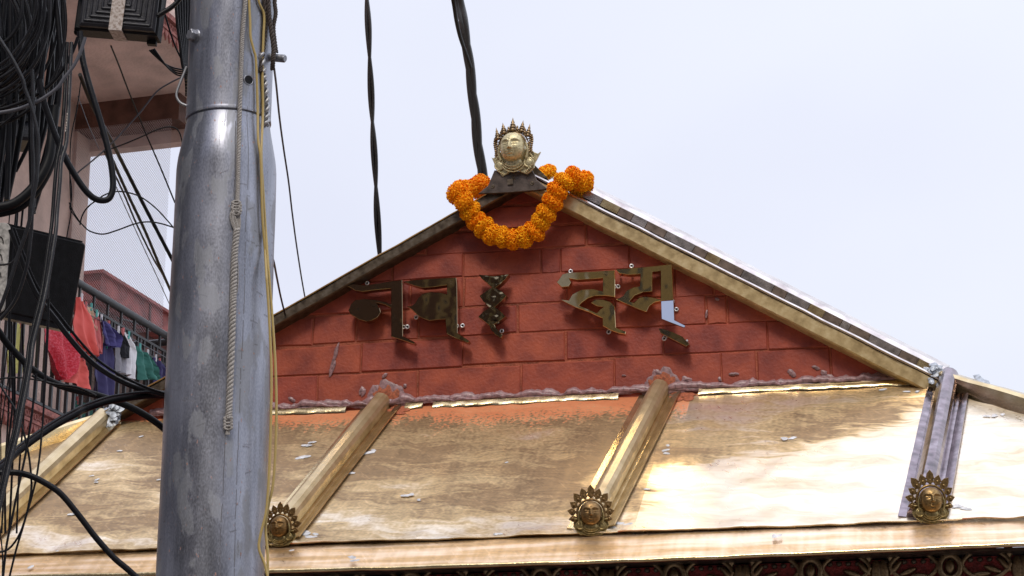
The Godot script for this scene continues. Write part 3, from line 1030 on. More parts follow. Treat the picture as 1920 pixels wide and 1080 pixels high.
# ---------------------------------------------------------------- letters on the gable
func make_letters() -> void:
	var n1 := [[[510, 190], [545, 179], [630, 187], [720, 172], [790, 160], [858, 153], [860, 330], [862, 508], [938, 546], [932, 557], [850, 530], [788, 511], [788, 328], [750, 309], [695, 296], [715, 330], [722, 356], [700, 390], [665, 408], [632, 415], [585, 402], [535, 372], [518, 345], [535, 305], [562, 279], [620, 272], [690, 279], [750, 292], [788, 306], [788, 206], [680, 216], [608, 226], [560, 218]]]
	var n2 := [[[862, 163], [950, 152], [1030, 146], [1198, 137], [1203, 180], [1205, 330], [1206, 488], [1282, 538], [1272, 550], [1200, 522], [1138, 492], [1130, 400], [1085, 402], [1030, 410], [990, 396], [955, 376], [930, 350], [905, 330], [885, 318], [912, 320], [938, 302], [958, 268], [985, 240], [1035, 229], [1100, 233], [1140, 244], [1140, 184], [1060, 196], [990, 202], [940, 190]]]
	var n3 := [[[1345, 118], [1380, 122], [1435, 128], [1490, 122], [1535, 117], [1512, 150], [1480, 180], [1450, 203], [1488, 222], [1522, 252], [1490, 285], [1446, 324], [1480, 345], [1516, 382], [1478, 412], [1442, 434], [1452, 452], [1496, 500], [1486, 520], [1452, 500], [1425, 470], [1412, 440], [1376, 410], [1340, 386], [1372, 352], [1412, 326], [1376, 290], [1350, 252], [1390, 222], [1428, 200], [1395, 170], [1365, 145]]]
	var n4 := [[[350, 236], [365, 216], [385, 186], [420, 175], [510, 170], [600, 165], [716, 157], [717, 240], [716, 327], [655, 318], [590, 320], [545, 336], [508, 362], [490, 382], [545, 404], [602, 430], [625, 405], [648, 390], [605, 386], [565, 364], [592, 344], [640, 344], [688, 358], [715, 386], [718, 450], [722, 520], [785, 545], [782, 562], [740, 556], [690, 538], [640, 510], [638, 462], [560, 426], [470, 394], [425, 372], [376, 346], [426, 350], [448, 312], [505, 282], [580, 277], [640, 292], [640, 207], [560, 214], [480, 219], [428, 211], [440, 235], [424, 262], [380, 266]]]
	var n5 := [[[722, 156], [800, 148], [890, 140], [980, 130], [1072, 118], [1076, 200], [1082, 343], [1004, 350], [960, 362], [930, 385], [912, 422], [860, 404], [790, 374], [722, 346], [765, 325], [788, 290], [830, 268], [872, 260], [876, 182], [800, 188], [740, 180]], [[868, 332], [900, 326], [950, 330], [1003, 342], [1003, 160], [950, 168], [948, 292], [890, 297], [840, 318], [806, 356], [835, 366]]]
	var bar := [[[995, 526], [1030, 530], [1090, 552], [1145, 578], [1190, 626], [1168, 640], [1100, 605], [1010, 558]]]
	var sets := [
		["leftmost dark mirror metal letter with a round loop, nearest the pole", n1, 500, 480, "letter_reflecting_dark", [[635, 172], [890, 448]], 0.0],
		["second dark mirror metal letter, leaf shaped bowl, left of the zigzag mark", n2, 500, 480, "letter_reflecting_dark", [[945, 388], [1238, 440]], 0.01],
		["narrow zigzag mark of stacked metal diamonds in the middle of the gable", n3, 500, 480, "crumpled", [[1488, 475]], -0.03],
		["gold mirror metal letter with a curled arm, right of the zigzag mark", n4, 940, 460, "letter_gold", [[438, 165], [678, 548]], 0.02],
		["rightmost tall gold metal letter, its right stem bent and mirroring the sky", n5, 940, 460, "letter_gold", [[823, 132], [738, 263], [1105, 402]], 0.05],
		["short slanting metal stroke fixed below the rightmost gold letter", bar, 940, 460, "letter_reflecting_dark", [[1030, 590], [1165, 625]], 0.0],
	]
	for s in sets:
		var first := wall2(s[1][0], s[2], s[3], 3.374, 0.045)
		var box := Rect2(first[0], Vector2.ZERO)
		for q in first:
			box = box.expand(q)
		var c := Vector2(box.get_center().x, box.position.y)
		var at := B() * Transform3D(Basis().rotated(Vector3.UP, s[6]), Vector3(c.x, c.y, 0))
		var t := thing("metal_letter", s[0], "letter", at, "metal letters on the red gable")
		var holes := []
		if s[1].size() > 1:
			holes = s[1]
		var mb := MB.new()
		var outline := first
		if holes.size() > 1:
			# the last letter has an enclosed slot: cut it out of the outline
			var cut := wall2(s[1][1], s[2], s[3], 3.374, 0.045)
			var slit := PackedVector2Array()
			outline = join_hole(first, cut)
		var moved := PackedVector2Array()
		for q in outline:
			moved.append(q - c)
		mb.prism(moved, 0.022, 0.047, 0.0008)
		obj("letter_face", mb, M[s[4]], t)
		if s[1] == n5:
			# the stem's foot is bent so that it looks up into the sky
			var foot := wall2([[1005, 353], [1083, 346], [1090, 478], [1160, 514], [1152, 526], [1075, 496], [1010, 470]], 940, 460, 3.374, 0.045)
			var top := Vector2(foot[0].x, foot[1].y)
			for i in foot.size():
				foot[i] -= top
			mb = MB.new()
			mb.prism(foot, -0.006, 0.0, 0.0006, Transform3D(Basis(Vector3.RIGHT, -0.13), Vector3(top.x - c.x, top.y - c.y, 0.0465)))
			obj("bent_foot", mb, M.mirror, t)
		for q in s[5]:
			var w := wall_pt(s[2] + q[0] / 3.374, s[3] + q[1] / 3.374, 0.012)
			var b := MB.new()
			b.torus(Vector3.ZERO, 0.0047, 0.0019, Transform3D(), 16)
			obj("screw", b, M.screw, t, Vector3(w.x - c.x, w.y - c.y, 0.012))
			b = MB.new()
			b.tube(PackedVector3Array([Vector3(0, 0, -0.006), Vector3(0, 0, 0.001)]), 0.0027, 8)
			obj("screw_hole_shade", b, M.dark_cable, t, Vector3(w.x - c.x, w.y - c.y, 0.011))  # solid dark plug painting the shade inside a hole
			b = MB.new()
			b.tube(PackedVector3Array([Vector3(0, 0, 0.006), Vector3(0, 0, 0.03)]), 0.003, 6)
			obj("spacer", b, M.screw, t, nearest_inside(moved, Vector2(w.x - c.x, w.y - c.y)))

func nearest_inside(poly: PackedVector2Array, p: Vector2) -> Vector3:
	var best := poly[0]
	for k in poly.size():
		var q := Geometry2D.get_closest_point_to_segment(p, poly[k], poly[(k + 1) % poly.size()])
		if q.distance_to(p) < best.distance_to(p):
			best = q
	var d := (best - p).normalized() * 0.004
	return Vector3(best.x + d.x, best.y + d.y, 0)

func join_hole(outer: PackedVector2Array, hole: PackedVector2Array) -> PackedVector2Array:
	var oi := 0
	var hi := 0
	var best := 1e9
	for i in outer.size():
		for j in hole.size():
			var d := outer[i].distance_to(hole[j])
			if d < best:
				best = d
				oi = i
				hi = j
	var sign_o := 0.0
	var sign_h := 0.0
	for i in outer.size():
		sign_o += outer[i].cross(outer[(i + 1) % outer.size()])
	for j in hole.size():
		sign_h += hole[j].cross(hole[(j + 1) % hole.size()])
	var h := hole.duplicate()
	if sign_o * sign_h > 0.0:
		h.reverse()
		hi = hole.size() - 1 - hi
	var out := PackedVector2Array()
	for i in oi + 1:
		out.append(outer[i])
	for j in h.size() + 1:
		out.append(h[(hi + j) % h.size()] + Vector2(0.0002, 0.0002) * (1 if j == h.size() else 0))
	out.append(outer[oi] + Vector2(0.0003, -0.0002))
	for i in range(oi + 1, outer.size()):
		out.append(outer[i])
	return out

# ---------------------------------------------------------------- crowned faces
func face_height(x: float, y: float) -> float:
	var r := sqrt(pow(absf(x), 2.3) + pow(absf(y / 1.18), 2.3))
	var h := 0.78 * pow(maxf(0.0, 1.0 - pow(r, 2.2)), 0.55)
	var gs := func(px: float, py: float, sx: float, sy: float) -> float:
		return exp(-pow((x - px) / sx, 2.0) - pow((y - py) / sy, 2.0))
	var ax := absf(x)
	h += 0.20 * exp(-pow(x / 0.11, 2.0)) * smoothstep(0.50, 0.30, y) * smoothstep(-0.34, -0.22, y) * (0.55 + 0.75 * smoothstep(0.35, -0.2, y))
	h += 0.09 * exp(-pow((ax - 0.13) / 0.08, 2.0) - pow((y + 0.22) / 0.08, 2.0))
	var brow := 0.36 + 0.13 * (1.0 - pow((ax - 0.40) / 0.34, 2.0))
	h += 0.075 * exp(-pow((y - brow) / 0.055, 2.0)) * smoothstep(0.06, 0.16, ax) * smoothstep(0.84, 0.68, ax)
	h -= 0.11 * exp(-pow((ax - 0.40) / 0.27, 2.0) - pow((y - 0.22) / 0.13, 2.0))
	h += 0.085 * exp(-pow((ax - 0.40) / 0.21, 2.0) - pow((y - 0.13) / 0.075, 2.0))
	h -= 0.06 * exp(-pow((ax - 0.41) / 0.24, 2.0) - pow((y - 0.055) / 0.03, 2.0))
	h += 0.05 * gs.call(0.0, -0.47, 0.22, 0.05) + 0.07 * gs.call(0.0, -0.62, 0.17, 0.055)
	h -= 0.055 * gs.call(0.0, -0.545, 0.26, 0.028) + 0.05 * gs.call(0.0, -0.75, 0.2, 0.06)
	h += 0.06 * gs.call(0.0, -0.92, 0.24, 0.15)
	h += 0.05 * exp(-pow((ax - 0.55) / 0.28, 2.0) - pow((y + 0.28) / 0.3, 2.0))
	h += 0.045 * gs.call(0.0, 0.56, 0.07, 0.07)
	return h

func make_face(t: Node3D, c: Vector3, u: float, m: Material) -> void:
	var mb := MB.new()
	var rings := 34
	var seg := 72
	var vs := PackedVector3Array()
	for i in rings + 1:
		var r := 1.0 - float(i) / rings
		for k in seg:
			var a := TAU * k / seg
			# a superellipse grid, finer toward the middle of the face
			var ca := cos(a)
			var sa := sin(a)
			var q := 1.0 / pow(pow(absf(ca), 2.3) + pow(absf(sa), 2.3), 1.0 / 2.3)
			var x := r * q * ca
			var y := r * q * sa * 1.18
			vs.append(c + Vector3(x, y, face_height(x, y) - (0.35 if i == 0 else 0.0)) * u)
	mb.sheet(vs, rings + 1, seg, PackedVector2Array(), true, true)
	obj("face", mb, m, t)

func bent(poly: Array, u: float, c: Vector3, z0: float, z1: float, mb: MB, bend := 0.12) -> void:
	var p := PackedVector2Array()
	for q in poly:
		p.append(Vector2(q[0], q[1]))
	var b := MB.new()
	b.prism(p, z0, z1, 0.03)
	for i in b.v.size():
		var q := b.v[i]
		q.z -= bend * q.x * q.x
		b.v[i] = c + q * u
	var o := mb.v.size()
	mb.v.append_array(b.v)
	mb.n.append_array(b.n)
	mb.uv.append_array(b.uv)
	mb.c.append_array(b.c)
	for k in b.ix:
		mb.ix.append(o + k)

func make_collar(t: Node3D, c: Vector3, u: float, m: Material, wide: bool) -> void:
	var mb := MB.new()
	var k := 1.0 if wide else 0.86
	var half := [[0.0, -1.80], [0.35, -1.88], [0.65, -2.06], [1.0, -2.22], [1.28, -2.02], [1.55, -1.70], [1.62, -1.30], [1.80, -0.95], [2.05, -0.40], [1.88, -0.55], [1.62, -0.45], [1.42, -0.25], [1.1, -0.15]] if wide else [[0.0, -2.15], [0.45, -2.12], [0.85, -2.0], [1.25, -1.72], [1.55, -1.45], [1.72, -1.10], [1.68, -0.75], [1.45, -0.45], [1.1, -0.25]]
	var poly := []
	for q in half:
		poly.append(q)
	for i in range(half.size() - 1, 0, -1):
		poly.append([-half[i][0], half[i][1]])
	bent(poly, u, c, -0.42, -0.22, mb)
	# neck and chest swell, three folds
	mb.ball(c + Vector3(0, -1.25, -0.25) * u, Vector3(0.70, 0.60, 0.34) * u, 18, 11)
	for f in 3:
		var pts := PackedVector3Array()
		for i in 15:
			var a := PI * (1.15 + 0.7 * i / 14.0)
			pts.append(c + Vector3((0.75 + 0.14 * f) * cos(a), -1.05 + (0.52 + 0.2 * f) * sin(a), 0.04 - 0.1 * f) * u)
		mb.tube(pts, 0.045 * u, 6)
	for s in [-1, 1]:
		var d := Vector3(s * 1.22 * k, -1.30 if wide else -1.12, -0.25)
		for q in [[0.36, 0.07], [0.22, 0.055], [0.09, 0.06]]:
			mb.torus(c + d * u, q[0] * u, q[1] * u, Transform3D(), 18)
		mb.ball(c + d * u, Vector3(0.33, 0.33, 0.10) * u, 14, 7)
		# long ear with a rolled rim
		var ear := PackedVector3Array()
		for i in 12:
			var a := float(i) / 11.0
			ear.append(c + Vector3(s * (1.04 + 0.16 * sin(a * PI)), 0.30 - 1.25 * a, -0.05 - 0.1 * a) * u)
		mb.tube(ear, 0.10 * u, 7)
		for i in 5:
			mb.ball(c + Vector3(s * (1.30 + 0.07 * i), -0.5 - 0.12 * i * (1 if wide else 0), -0.25) * u, Vector3.ONE * 0.075 * u, 8, 5)
		for i in 4:
			mb.ball(c + Vector3(s * (1.35 - 0.12 * i), -1.72 - 0.1 * i, -0.25) * u, Vector3.ONE * 0.08 * u, 8, 5)
	obj("collar", mb, m, t)

func make_tall_crown(t: Node3D, c: Vector3, u: float, m: Material) -> void:
	var band := MB.new()
	for q in [[1.04, 0.085, 0.05], [1.20, 0.06, -0.08]]:
		var pts := PackedVector3Array()
		for i in 33:
			var a := PI * (-0.03 + 1.06 * i / 32.0)
			pts.append(c + Vector3(q[0] * 1.05 * cos(a), 0.12 + q[0] * 0.98 * sin(a), q[2] - 0.12 * absf(cos(a))) * u)
		band.tube(pts, q[1] * u, 7)
	obj("crown_band", band, m, t)
	var bases := [[-1.22, 0.72, -1.42, 1.82, 1.15], [-0.72, 1.12, -0.86, 2.15, 1.35], [0.0, 1.26, 0.0, 2.48, 1.55], [0.72, 1.12, 0.86, 2.15, 1.35], [1.22, 0.72, 1.42, 1.82, 1.15]]
	for q in bases:
		var sp := MB.new()
		var a := c + Vector3(q[0], q[1], -0.1) * u
		var b := c + Vector3(q[2], q[3], -0.18) * u
		var l := a.distance_to(b)
		var y := (b - a) / l
		var x := y.cross(Vector3.BACK).normalized()
		var fr := Transform3D(Basis(x, y, x.cross(y)), a)
		var g: float = q[4] * u
		sp.lathe(PackedVector2Array([Vector2(0.02 * g, 0), Vector2(0.17 * g, 0.06 * l), Vector2(0.19 * g, 0.14 * l), Vector2(0.10 * g, 0.22 * l), Vector2(0.17 * g, 0.28 * l), Vector2(0.17 * g, 0.34 * l), Vector2(0.09 * g, 0.41 * l), Vector2(0.14 * g, 0.47 * l), Vector2(0.13 * g, 0.53 * l), Vector2(0.07 * g, 0.60 * l), Vector2(0.10 * g, 0.66 * l), Vector2(0.05 * g, 0.78 * l), Vector2(0.004 * g, l)]), 10, fr)
		for s in [-1, 1]:
			for k in 3:
				sp.ball(fr * Vector3(s * (0.20 - 0.03 * k) * g, (0.10 + 0.15 * k) * l, 0), Vector3.ONE * (0.085 - 0.012 * k) * u, 8, 5)
		obj("crown_spike", sp, m, t)
	var bead := MB.new()
	for k in 4:
		var x: float = [-0.98, -0.36, 0.36, 0.98][k]
		var y: float = [1.12, 1.42, 1.42, 1.12][k]
		bead.ball(c + Vector3(x, y, -0.12) * u, Vector3(0.14, 0.17, 0.12) * u, 8, 6)
		bead.ball(c + Vector3(x * 1.04, y + 0.2, -0.14) * u, Vector3(0.09, 0.15, 0.09) * u, 8, 6)
	for s in [-1, 1]:
		for col in 2:
			for k in 9:
				bead.ball(c + Vector3(s * (1.36 + 0.17 * col + 0.05 * sin(k * 0.7)), 0.95 - 0.17 * k - 0.08 * col, -0.2) * u, Vector3(0.115, 0.10, 0.10) * u, 8, 5)
		for k in 3:
			var pts := PackedVector3Array([c + Vector3(s * 1.08, 0.55 - 0.35 * k, -0.12) * u, c + Vector3(s * 1.40, 0.62 - 0.38 * k, -0.2) * u])
			bead.tube(pts, 0.05 * u, 6)
	obj("crown_beads", bead, m, t)

func make_flame_crown(t: Node3D, c: Vector3, u: float, m: Material) -> void:
	var band := MB.new()
	for q in [[1.06, 0.075, 0.02], [1.30, 0.12, -0.10]]:
		var pts := PackedVector3Array()
		for i in 41:
			var a := PI * (-0.10 + 1.20 * i / 40.0)
			pts.append(c + Vector3(q[0] * 1.02 * cos(a), 0.05 + q[0] * 1.02 * sin(a), q[2] - 0.10 * absf(cos(a))) * u)
		band.tube(pts, q[1] * u, 7)
	obj("crown_band", band, m, t)
	var n := 11
	for k in n:
		var a := PI * (-0.09 + 1.18 * k / (n - 1.0))
		var step := PI * 1.18 / (n - 1.0)
		var long := 2.30 + 0.38 * maxf(0.0, sin(a)) + (0.12 if k % 2 == 1 else -0.06) + rng.randf_range(-0.09, 0.09)
		var mb := MB.new()
		var out := []
		for q in [[1.34, -0.20], [1.55, -0.22], [1.72, -0.53], [1.95, -0.44], [2.06, -0.52], [0.88, -0.32], [1.0, 0.0], [0.88, 0.32], [2.06, 0.52], [1.95, 0.44], [1.72, 0.53], [1.55, 0.22], [1.34, 0.20]]:
			var r: float = q[0] if q[0] > 1.1 else q[0] * long
			if q[0] > 1.1 and r > 1.6:
				r = minf(r, long * 0.8)
			var b: float = a + q[1] * step + (0.06 * (cos(a)) * smoothstep(1.8, 2.6, r))
			out.append([r * cos(b) * 0.98, 0.05 + r * sin(b)])
		bent(out, u, c, -0.28, -0.14, mb, 0.06)
		obj("crown_flame", mb, m, t)
	var bead := MB.new()
	for k in n:
		var a := PI * (-0.09 + 1.18 * k / (n - 1.0))
		bead.ball(c + Vector3(1.84 * cos(a), 0.05 + 1.84 * sin(a), -0.2) * u, Vector3(0.13, 0.13, 0.09) * u, 8, 5)
	obj("crown_beads", bead, m, t)

func make_masks() -> void:
	var w := wall_pt(962, 277, 0.085)
	var u := 0.0358
	var t := thing("crowned_face", "bright gold crowned face with tall beaded spikes at the gable peak", "ornament", B() * Transform3D(Basis().rotated(Vector3.UP, -0.14).rotated(Vector3.RIGHT, 0.08), Vector3(w.x, w.y - 2.2 * u, w.z)))
	var c := Vector3(0, 2.2 * u, 0)
	make_face(t, c, u, M.pale_brass)
	make_collar(t, c, u, M.pale_brass, true)
	make_tall_crown(t, c, u, M.crown_brass)
	var spots := [[524, 988, 0.9, "dark brass crowned face half hidden by the pole and yellow wires", -0.10], [1108, 963, 1.0, "dark brass crowned face standing at the foot of the middle roof rib", 0.16], [1746, 938, 1.02, "dark brass crowned face below the purple roof rib at the right", 0.20]]
	for q in spots:
		var p := wall_pt(q[0], q[1], 0.885)
		u = 0.0238 * q[2]
		t = thing("crowned_face", q[3], "ornament", B() * Transform3D(Basis().rotated(Vector3.RIGHT, 0.04).rotated(Vector3.UP, q[4]), Vector3(p.x, p.y - 2.15 * u, p.z)), "brass faces along the eave")
		c = Vector3(0, 2.15 * u, 0)
		var skin: StandardMaterial3D = M.old_brass.duplicate()
		skin.resource_name = "old_brass_worn"
		skin.albedo_color = [lin(0.30, 0.17, 0.06), lin(0.36, 0.215, 0.085), lin(0.40, 0.25, 0.095)][spots.find(q)]
		skin.roughness = [0.45, 0.38, 0.33][spots.find(q)]
		make_face(t, c, u, skin)
		make_collar(t, c, u, M.aged_brass, false)
		make_flame_crown(t, c, u, skin)

# ---------------------------------------------------------------- marigolds
func marigold(seed_: int) -> ArrayMesh:
	var r := RandomNumberGenerator.new()
	r.seed = seed_
	var mb := MB.new()
	mb.ball(Vector3.ZERO, Vector3(0.031, 0.017, 0.031), 14, 9)
	var n := 420
	for k in n:
		var y := 1.0 - 2.0 * (k + 0.5) / n
		var a := k * 2.39996 + r.randf_range(-0.2, 0.2)
		var q := sqrt(1.0 - y * y)
		var d := Vector3(q * cos(a), y, q * sin(a))
		var p := Vector3(d.x * 0.034, d.y * 0.0205, d.z * 0.034)
		var nrm := Vector3(d.x, d.y * 1.5, d.z).normalized()
		var side := nrm.cross(Vector3(r.randf_range(-1, 1), r.randf_range(-1, 1), r.randf_range(-1, 1))).normalized()
		var fw := nrm.cross(side)
		var l := r.randf_range(0.0035, 0.0065)
		var wd := r.randf_range(0.0024, 0.0036)
		var tip := (nrm * r.randf_range(0.5, 1.0) + fw * r.randf_range(0.1, 0.8)).normalized() * l
		var vs := PackedVector3Array([p - side * wd * 0.5 - nrm * 0.004, p + side * wd * 0.5 - nrm * 0.004, p + side * wd + tip * 0.7, p + tip + fw * 0.001, p - side * wd + tip * 0.75, p + tip * 0.6 - fw * 0.0016])
		mb.piece(vs, PackedInt32Array([0, 1, 5, 1, 2, 5, 2, 3, 5, 3, 4, 5, 4, 0, 5]), false)
	return mb.mesh()

func make_garland() -> void:
	var path := [[1006, 316, -0.14], [1020, 321, -0.14], [1030, 330, -0.14], [1060, 345, -0.05], [1092, 352, 0.02], [1093, 340, 0.05], [1075, 331, 0.075], [1060, 340, 0.085], [1048, 356, 0.085], [1038, 376, 0.08], [1028, 396, 0.07], [1018, 414, 0.06], [1003, 431, 0.05], [985, 443, 0.048], [962, 448, 0.047], [940, 445, 0.047], [918, 436, 0.047], [899, 421, 0.049], [886, 404, 0.055], [876, 388, 0.07], [866, 374, 0.085], [858, 364, 0.075], [874, 358, 0.03], [892, 352, -0.01], [905, 347, -0.07]]
	var pts := PackedVector3Array()
	for q in path:
		pts.append(wall_pt(q[0], q[1], q[2]))
	var at := pts[13]
	var t := thing("marigold_garland", "garland of orange marigold flowers draped over the gable peak", "garland", B() * Transform3D(Basis(), at))
	var line := MB.new()
	var local := PackedVector3Array()
	for p in pts:
		local.append(p - at)
	line.tube(smooth_line(local, 6), 0.0015, 5)
	obj("string", line, M.yellow_cable, t)
	var heads := []
	for k in 4:
		heads.append(marigold(300 + k))
	var fine := smooth_line(local, 12)
	var run := 0.0
	var k := 0
	for i in range(1, fine.size()):
		run += fine[i].distance_to(fine[i - 1])
		if run < 0.031 or (i > 24 and i < 44):
			continue
		run = 0.0
		var y := (fine[mini(i + 2, fine.size() - 1)] - fine[maxi(i - 3, 0)]).normalized()
		y = (y + Vector3(rng.randf_range(-1, 1), rng.randf_range(-1, 1), rng.randf_range(-1, 1)) * 0.2).normalized()
		var x := y.cross(Vector3(rng.randf_range(-1, 1), 0.3, 1)).normalized()
		var s := rng.randf_range(0.76, 0.95)
		put("marigold", heads[k % 4], M["petal%d" % rng.randi_range(0, 3)], t, Transform3D(Basis(x, y, x.cross(y)).scaled_local(Vector3(s, rng.randf_range(0.9, 1.15), s)), fine[i] + Vector3(rng.randf_range(-1, 1), rng.randf_range(-1, 1), 0) * 0.003))
		k += 1

# ---------------------------------------------------------------- the balcony house on the left
func house_frame() -> Transform3D:
	# x out of the facade, y up, z towards the viewer along the balcony
	return Transform3D(Basis(HW, Vector3.UP, -HU), Vector3(H0.x, 0, H0.z))

func make_balcony_house() -> void:
	var t := thing("balcony_house", "house with a railed balcony, pink soffit and terracotta trim at the left", "house", house_frame())
	var up := Vector3(0, H0.y, 0)
	# in here: x = w (out), y from the balcony floor, z = -u
	var mb := MB.new()
	mb.box(Vector3(-5, -H0.y, -2.9), Vector3(-0.06, -0.19, 4.0))
	mb.box(Vector3(-5, -0.19, -2.6), Vector3(-0.96, 3.3, 4.0))
	mb.box(Vector3(-5, 3.52, -3.0), Vector3(0.0, 6.6, 4.0))
	obj("wall", mb, M.house_wall, t, up)
	mb = MB.new()
	mb.box(Vector3(-1.25, 0.0, -2.86), Vector3(-0.93, 3.05, -2.60))
	obj("column", mb, M.house_wall, t, up)
	mb = MB.new()
	mb.box(Vector3(0.035, -0.5, -2.99), Vector3(0.16, 3.12, -2.84))
	obj("column", mb, M.house_wall, t, up)
	mb = MB.new()
	mb.box(Vector3(-1.6, 3.3, -3.0), Vector3(0.55, 3.52, 4.0))
	obj("soffit", mb, M.soffit, t, up)
	mb = MB.new()
	mb.box(Vector3(-1.3, 3.055, -2.83), Vector3(0.03, 3.3, -2.60))
	obj("beam", mb, M.beam, t, up)
	mb = MB.new()
	mb.box(Vector3(-1.3, 2.94, -2.95), Vector3(0.14, 3.12, -2.832))
	obj("lintel", mb, M.house_wall, t, up)
	mb = MB.new()
	mb.box(Vector3(-1.3, -0.19, -2.9), Vector3(0.02, 0.0, 4.0))
	var fl := obj("balcony_floor", mb, M.terracotta, t, up)
	# moulded terracotta trim along the floor edge: two rolls, scrolls between, drops below
	for level in [[0.0, 0.02, "floor_trim", 4.0], [3.36, 0.56, "eave_trim", 4.0]]:
		mb = MB.new()
		var w: float = level[1]
		var y: float = level[0]
		mb.box(Vector3(w, y - 0.04, -2.9), Vector3(w + 0.045, y + 0.005, level[3]))
		mb.box(Vector3(w, y - 0.135, -2.9), Vector3(w + 0.03, y - 0.11, level[3]))
		mb.box(Vector3(w - 0.01, y - 0.115, -2.9), Vector3(w + 0.012, y - 0.03, level[3]))
		var z := -2.85
		var k := 0
		while z < level[3] - 0.1:
			var x := Transform3D(Basis().rotated(Vector3.UP, PI / 2), Vector3(w + 0.014, y - 0.075, z))
			mb.torus(Vector3.ZERO, 0.022, 0.008, x, 10)
			mb.ball(Vector3(0.034, 0.014 if k % 2 == 0 else -0.014, 0), Vector3(0.016, 0.010, 0.010), 7, 5, x)
			mb.prism(PackedVector2Array([Vector2(-0.034, 0.0), Vector2(-0.03, -0.03), Vector2(-0.008, -0.065), Vector2(0.0, -0.085), Vector2(0.008, -0.065), Vector2(0.03, -0.03), Vector2(0.034, 0.0)]), 0.0, 0.018, 0.004, Transform3D(x.basis, x.origin + Vector3(-0.01, -0.06, 0)))
			z += 0.072
			k += 1
		obj(level[2], mb, M.terracotta, t, up)
	# a window in the balcony wall
	mb = MB.new()
	mb.box(Vector3(-0.95, 1.25, 0.10), Vector3(-0.93, 2.3, 0.80))
	var win := obj("window", mb, M.glass_far, t, up)
	mb = MB.new()
	for q in [[1.2, 1.27, 0.05, 0.85], [2.28, 2.35, 0.05, 0.85]]:
		mb.box(Vector3(-0.955, q[0], q[2]), Vector3(-0.90, q[1], q[3]))
	for z in [0.05, 0.42, 0.79]:
		mb.box(Vector3(-0.955, 1.271, z), Vector3(-0.90, 2.279, z + 0.06))
	obj("window_frame", mb, M.red_paint, win)
	# railing
	var rail := MB.new()
	rail.tube(PackedVector3Array([Vector3(0, 1.125, 4.0), Vector3(0, 1.125, -2.82)]), 0.032, 12)
	var handrail := obj("handrail", rail, M.iron, t, up)
	rail = MB.new()
	for y in [0.985, 0.875, 0.05]:
		rail.box(Vector3(-0.010, y - 0.010, -2.80), Vector3(0.010, y + 0.010, 4.0))
	obj("rail_bar", rail, M.iron, handrail)
	for k in 34:
		var z := -2.74 + 0.118 * k
		var b := MB.new()
		b.box(Vector3(-0.012, 0.061, z - 0.011), Vector3(0.012, 0.864, z + 0.011))
		obj("baluster", b, M.iron, handrail)
		b = MB.new()
		if k % 2 == 0:
			b.box(Vector3(-0.009, 0.996, z - 0.009), Vector3(0.009, 1.096, z + 0.009))
		else:
			b.box(Vector3(-0.009, 0.886, z - 0.009), Vector3(0.009, 0.974, z + 0.009))
		b.box(Vector3(-0.009, 0.8865, z + 0.04), Vector3(0.009, 0.974, z + 0.058))
		obj("rail_post", b, M.iron, handrail)
	rail = MB.new()
	for y in [0.985, 0.05]:
		rail.box(Vector3(-0.93, y - 0.01, -2.79), Vector3(-0.02, y + 0.01, -2.77))
	for k in 8:
		rail.box(Vector3(-0.9 + 0.11 * k, 0.061, -2.79), Vector3(-0.88 + 0.11 * k, 0.974, -2.77))
	rail.tube(PackedVector3Array([Vector3(-0.93, 1.125, -2.8), Vector3(0, 1.125, -2.8)]), 0.03, 10)
	obj("end_railing", rail, M.iron, handrail)
	# bird netting stretched over the open end
	var net := MB.new()
	var y0 := 1.16
	var y1 := 3.06
	var x0 := -1.12
	var x1 := -0.02
	for dir in [-1, 1]:
		var c := -2.2
		while c < 3.2:
			# lines x = c + dir * 0.8 * (y - y0)
			var a := Vector2(x0 + c, y0)
			var b := Vector2(x0 + c + dir * 0.75 * (y1 - y0), y1)
			var cl := Geometry2D.intersect_polyline_with_polygon(PackedVector2Array([a, b]), PackedVector2Array([Vector2(x0, y0), Vector2(x1, y0), Vector2(x1, y1), Vector2(x0, y1)]))
			for q in cl:
				net.tube(PackedVector3Array([Vector3(q[0].x, q[0].y, -2.58), Vector3(q[1].x, q[1].y, -2.58)]), 0.0014, 3, false)
			c += 0.021
	var netting := obj("netting", net, M.net, t, up)
	netting.set_meta("kind", "stuff")
	# washing line
	mb = MB.new()
	mb.tube(PackedVector3Array([Vector3(0.07, 0.90, 2.0), Vector3(0.07, 0.885, -1.0), Vector3(0.07, 0.90, -2.75)]), 0.004, 5)
	obj("washing_line", mb, M.grey_cable, t, up)

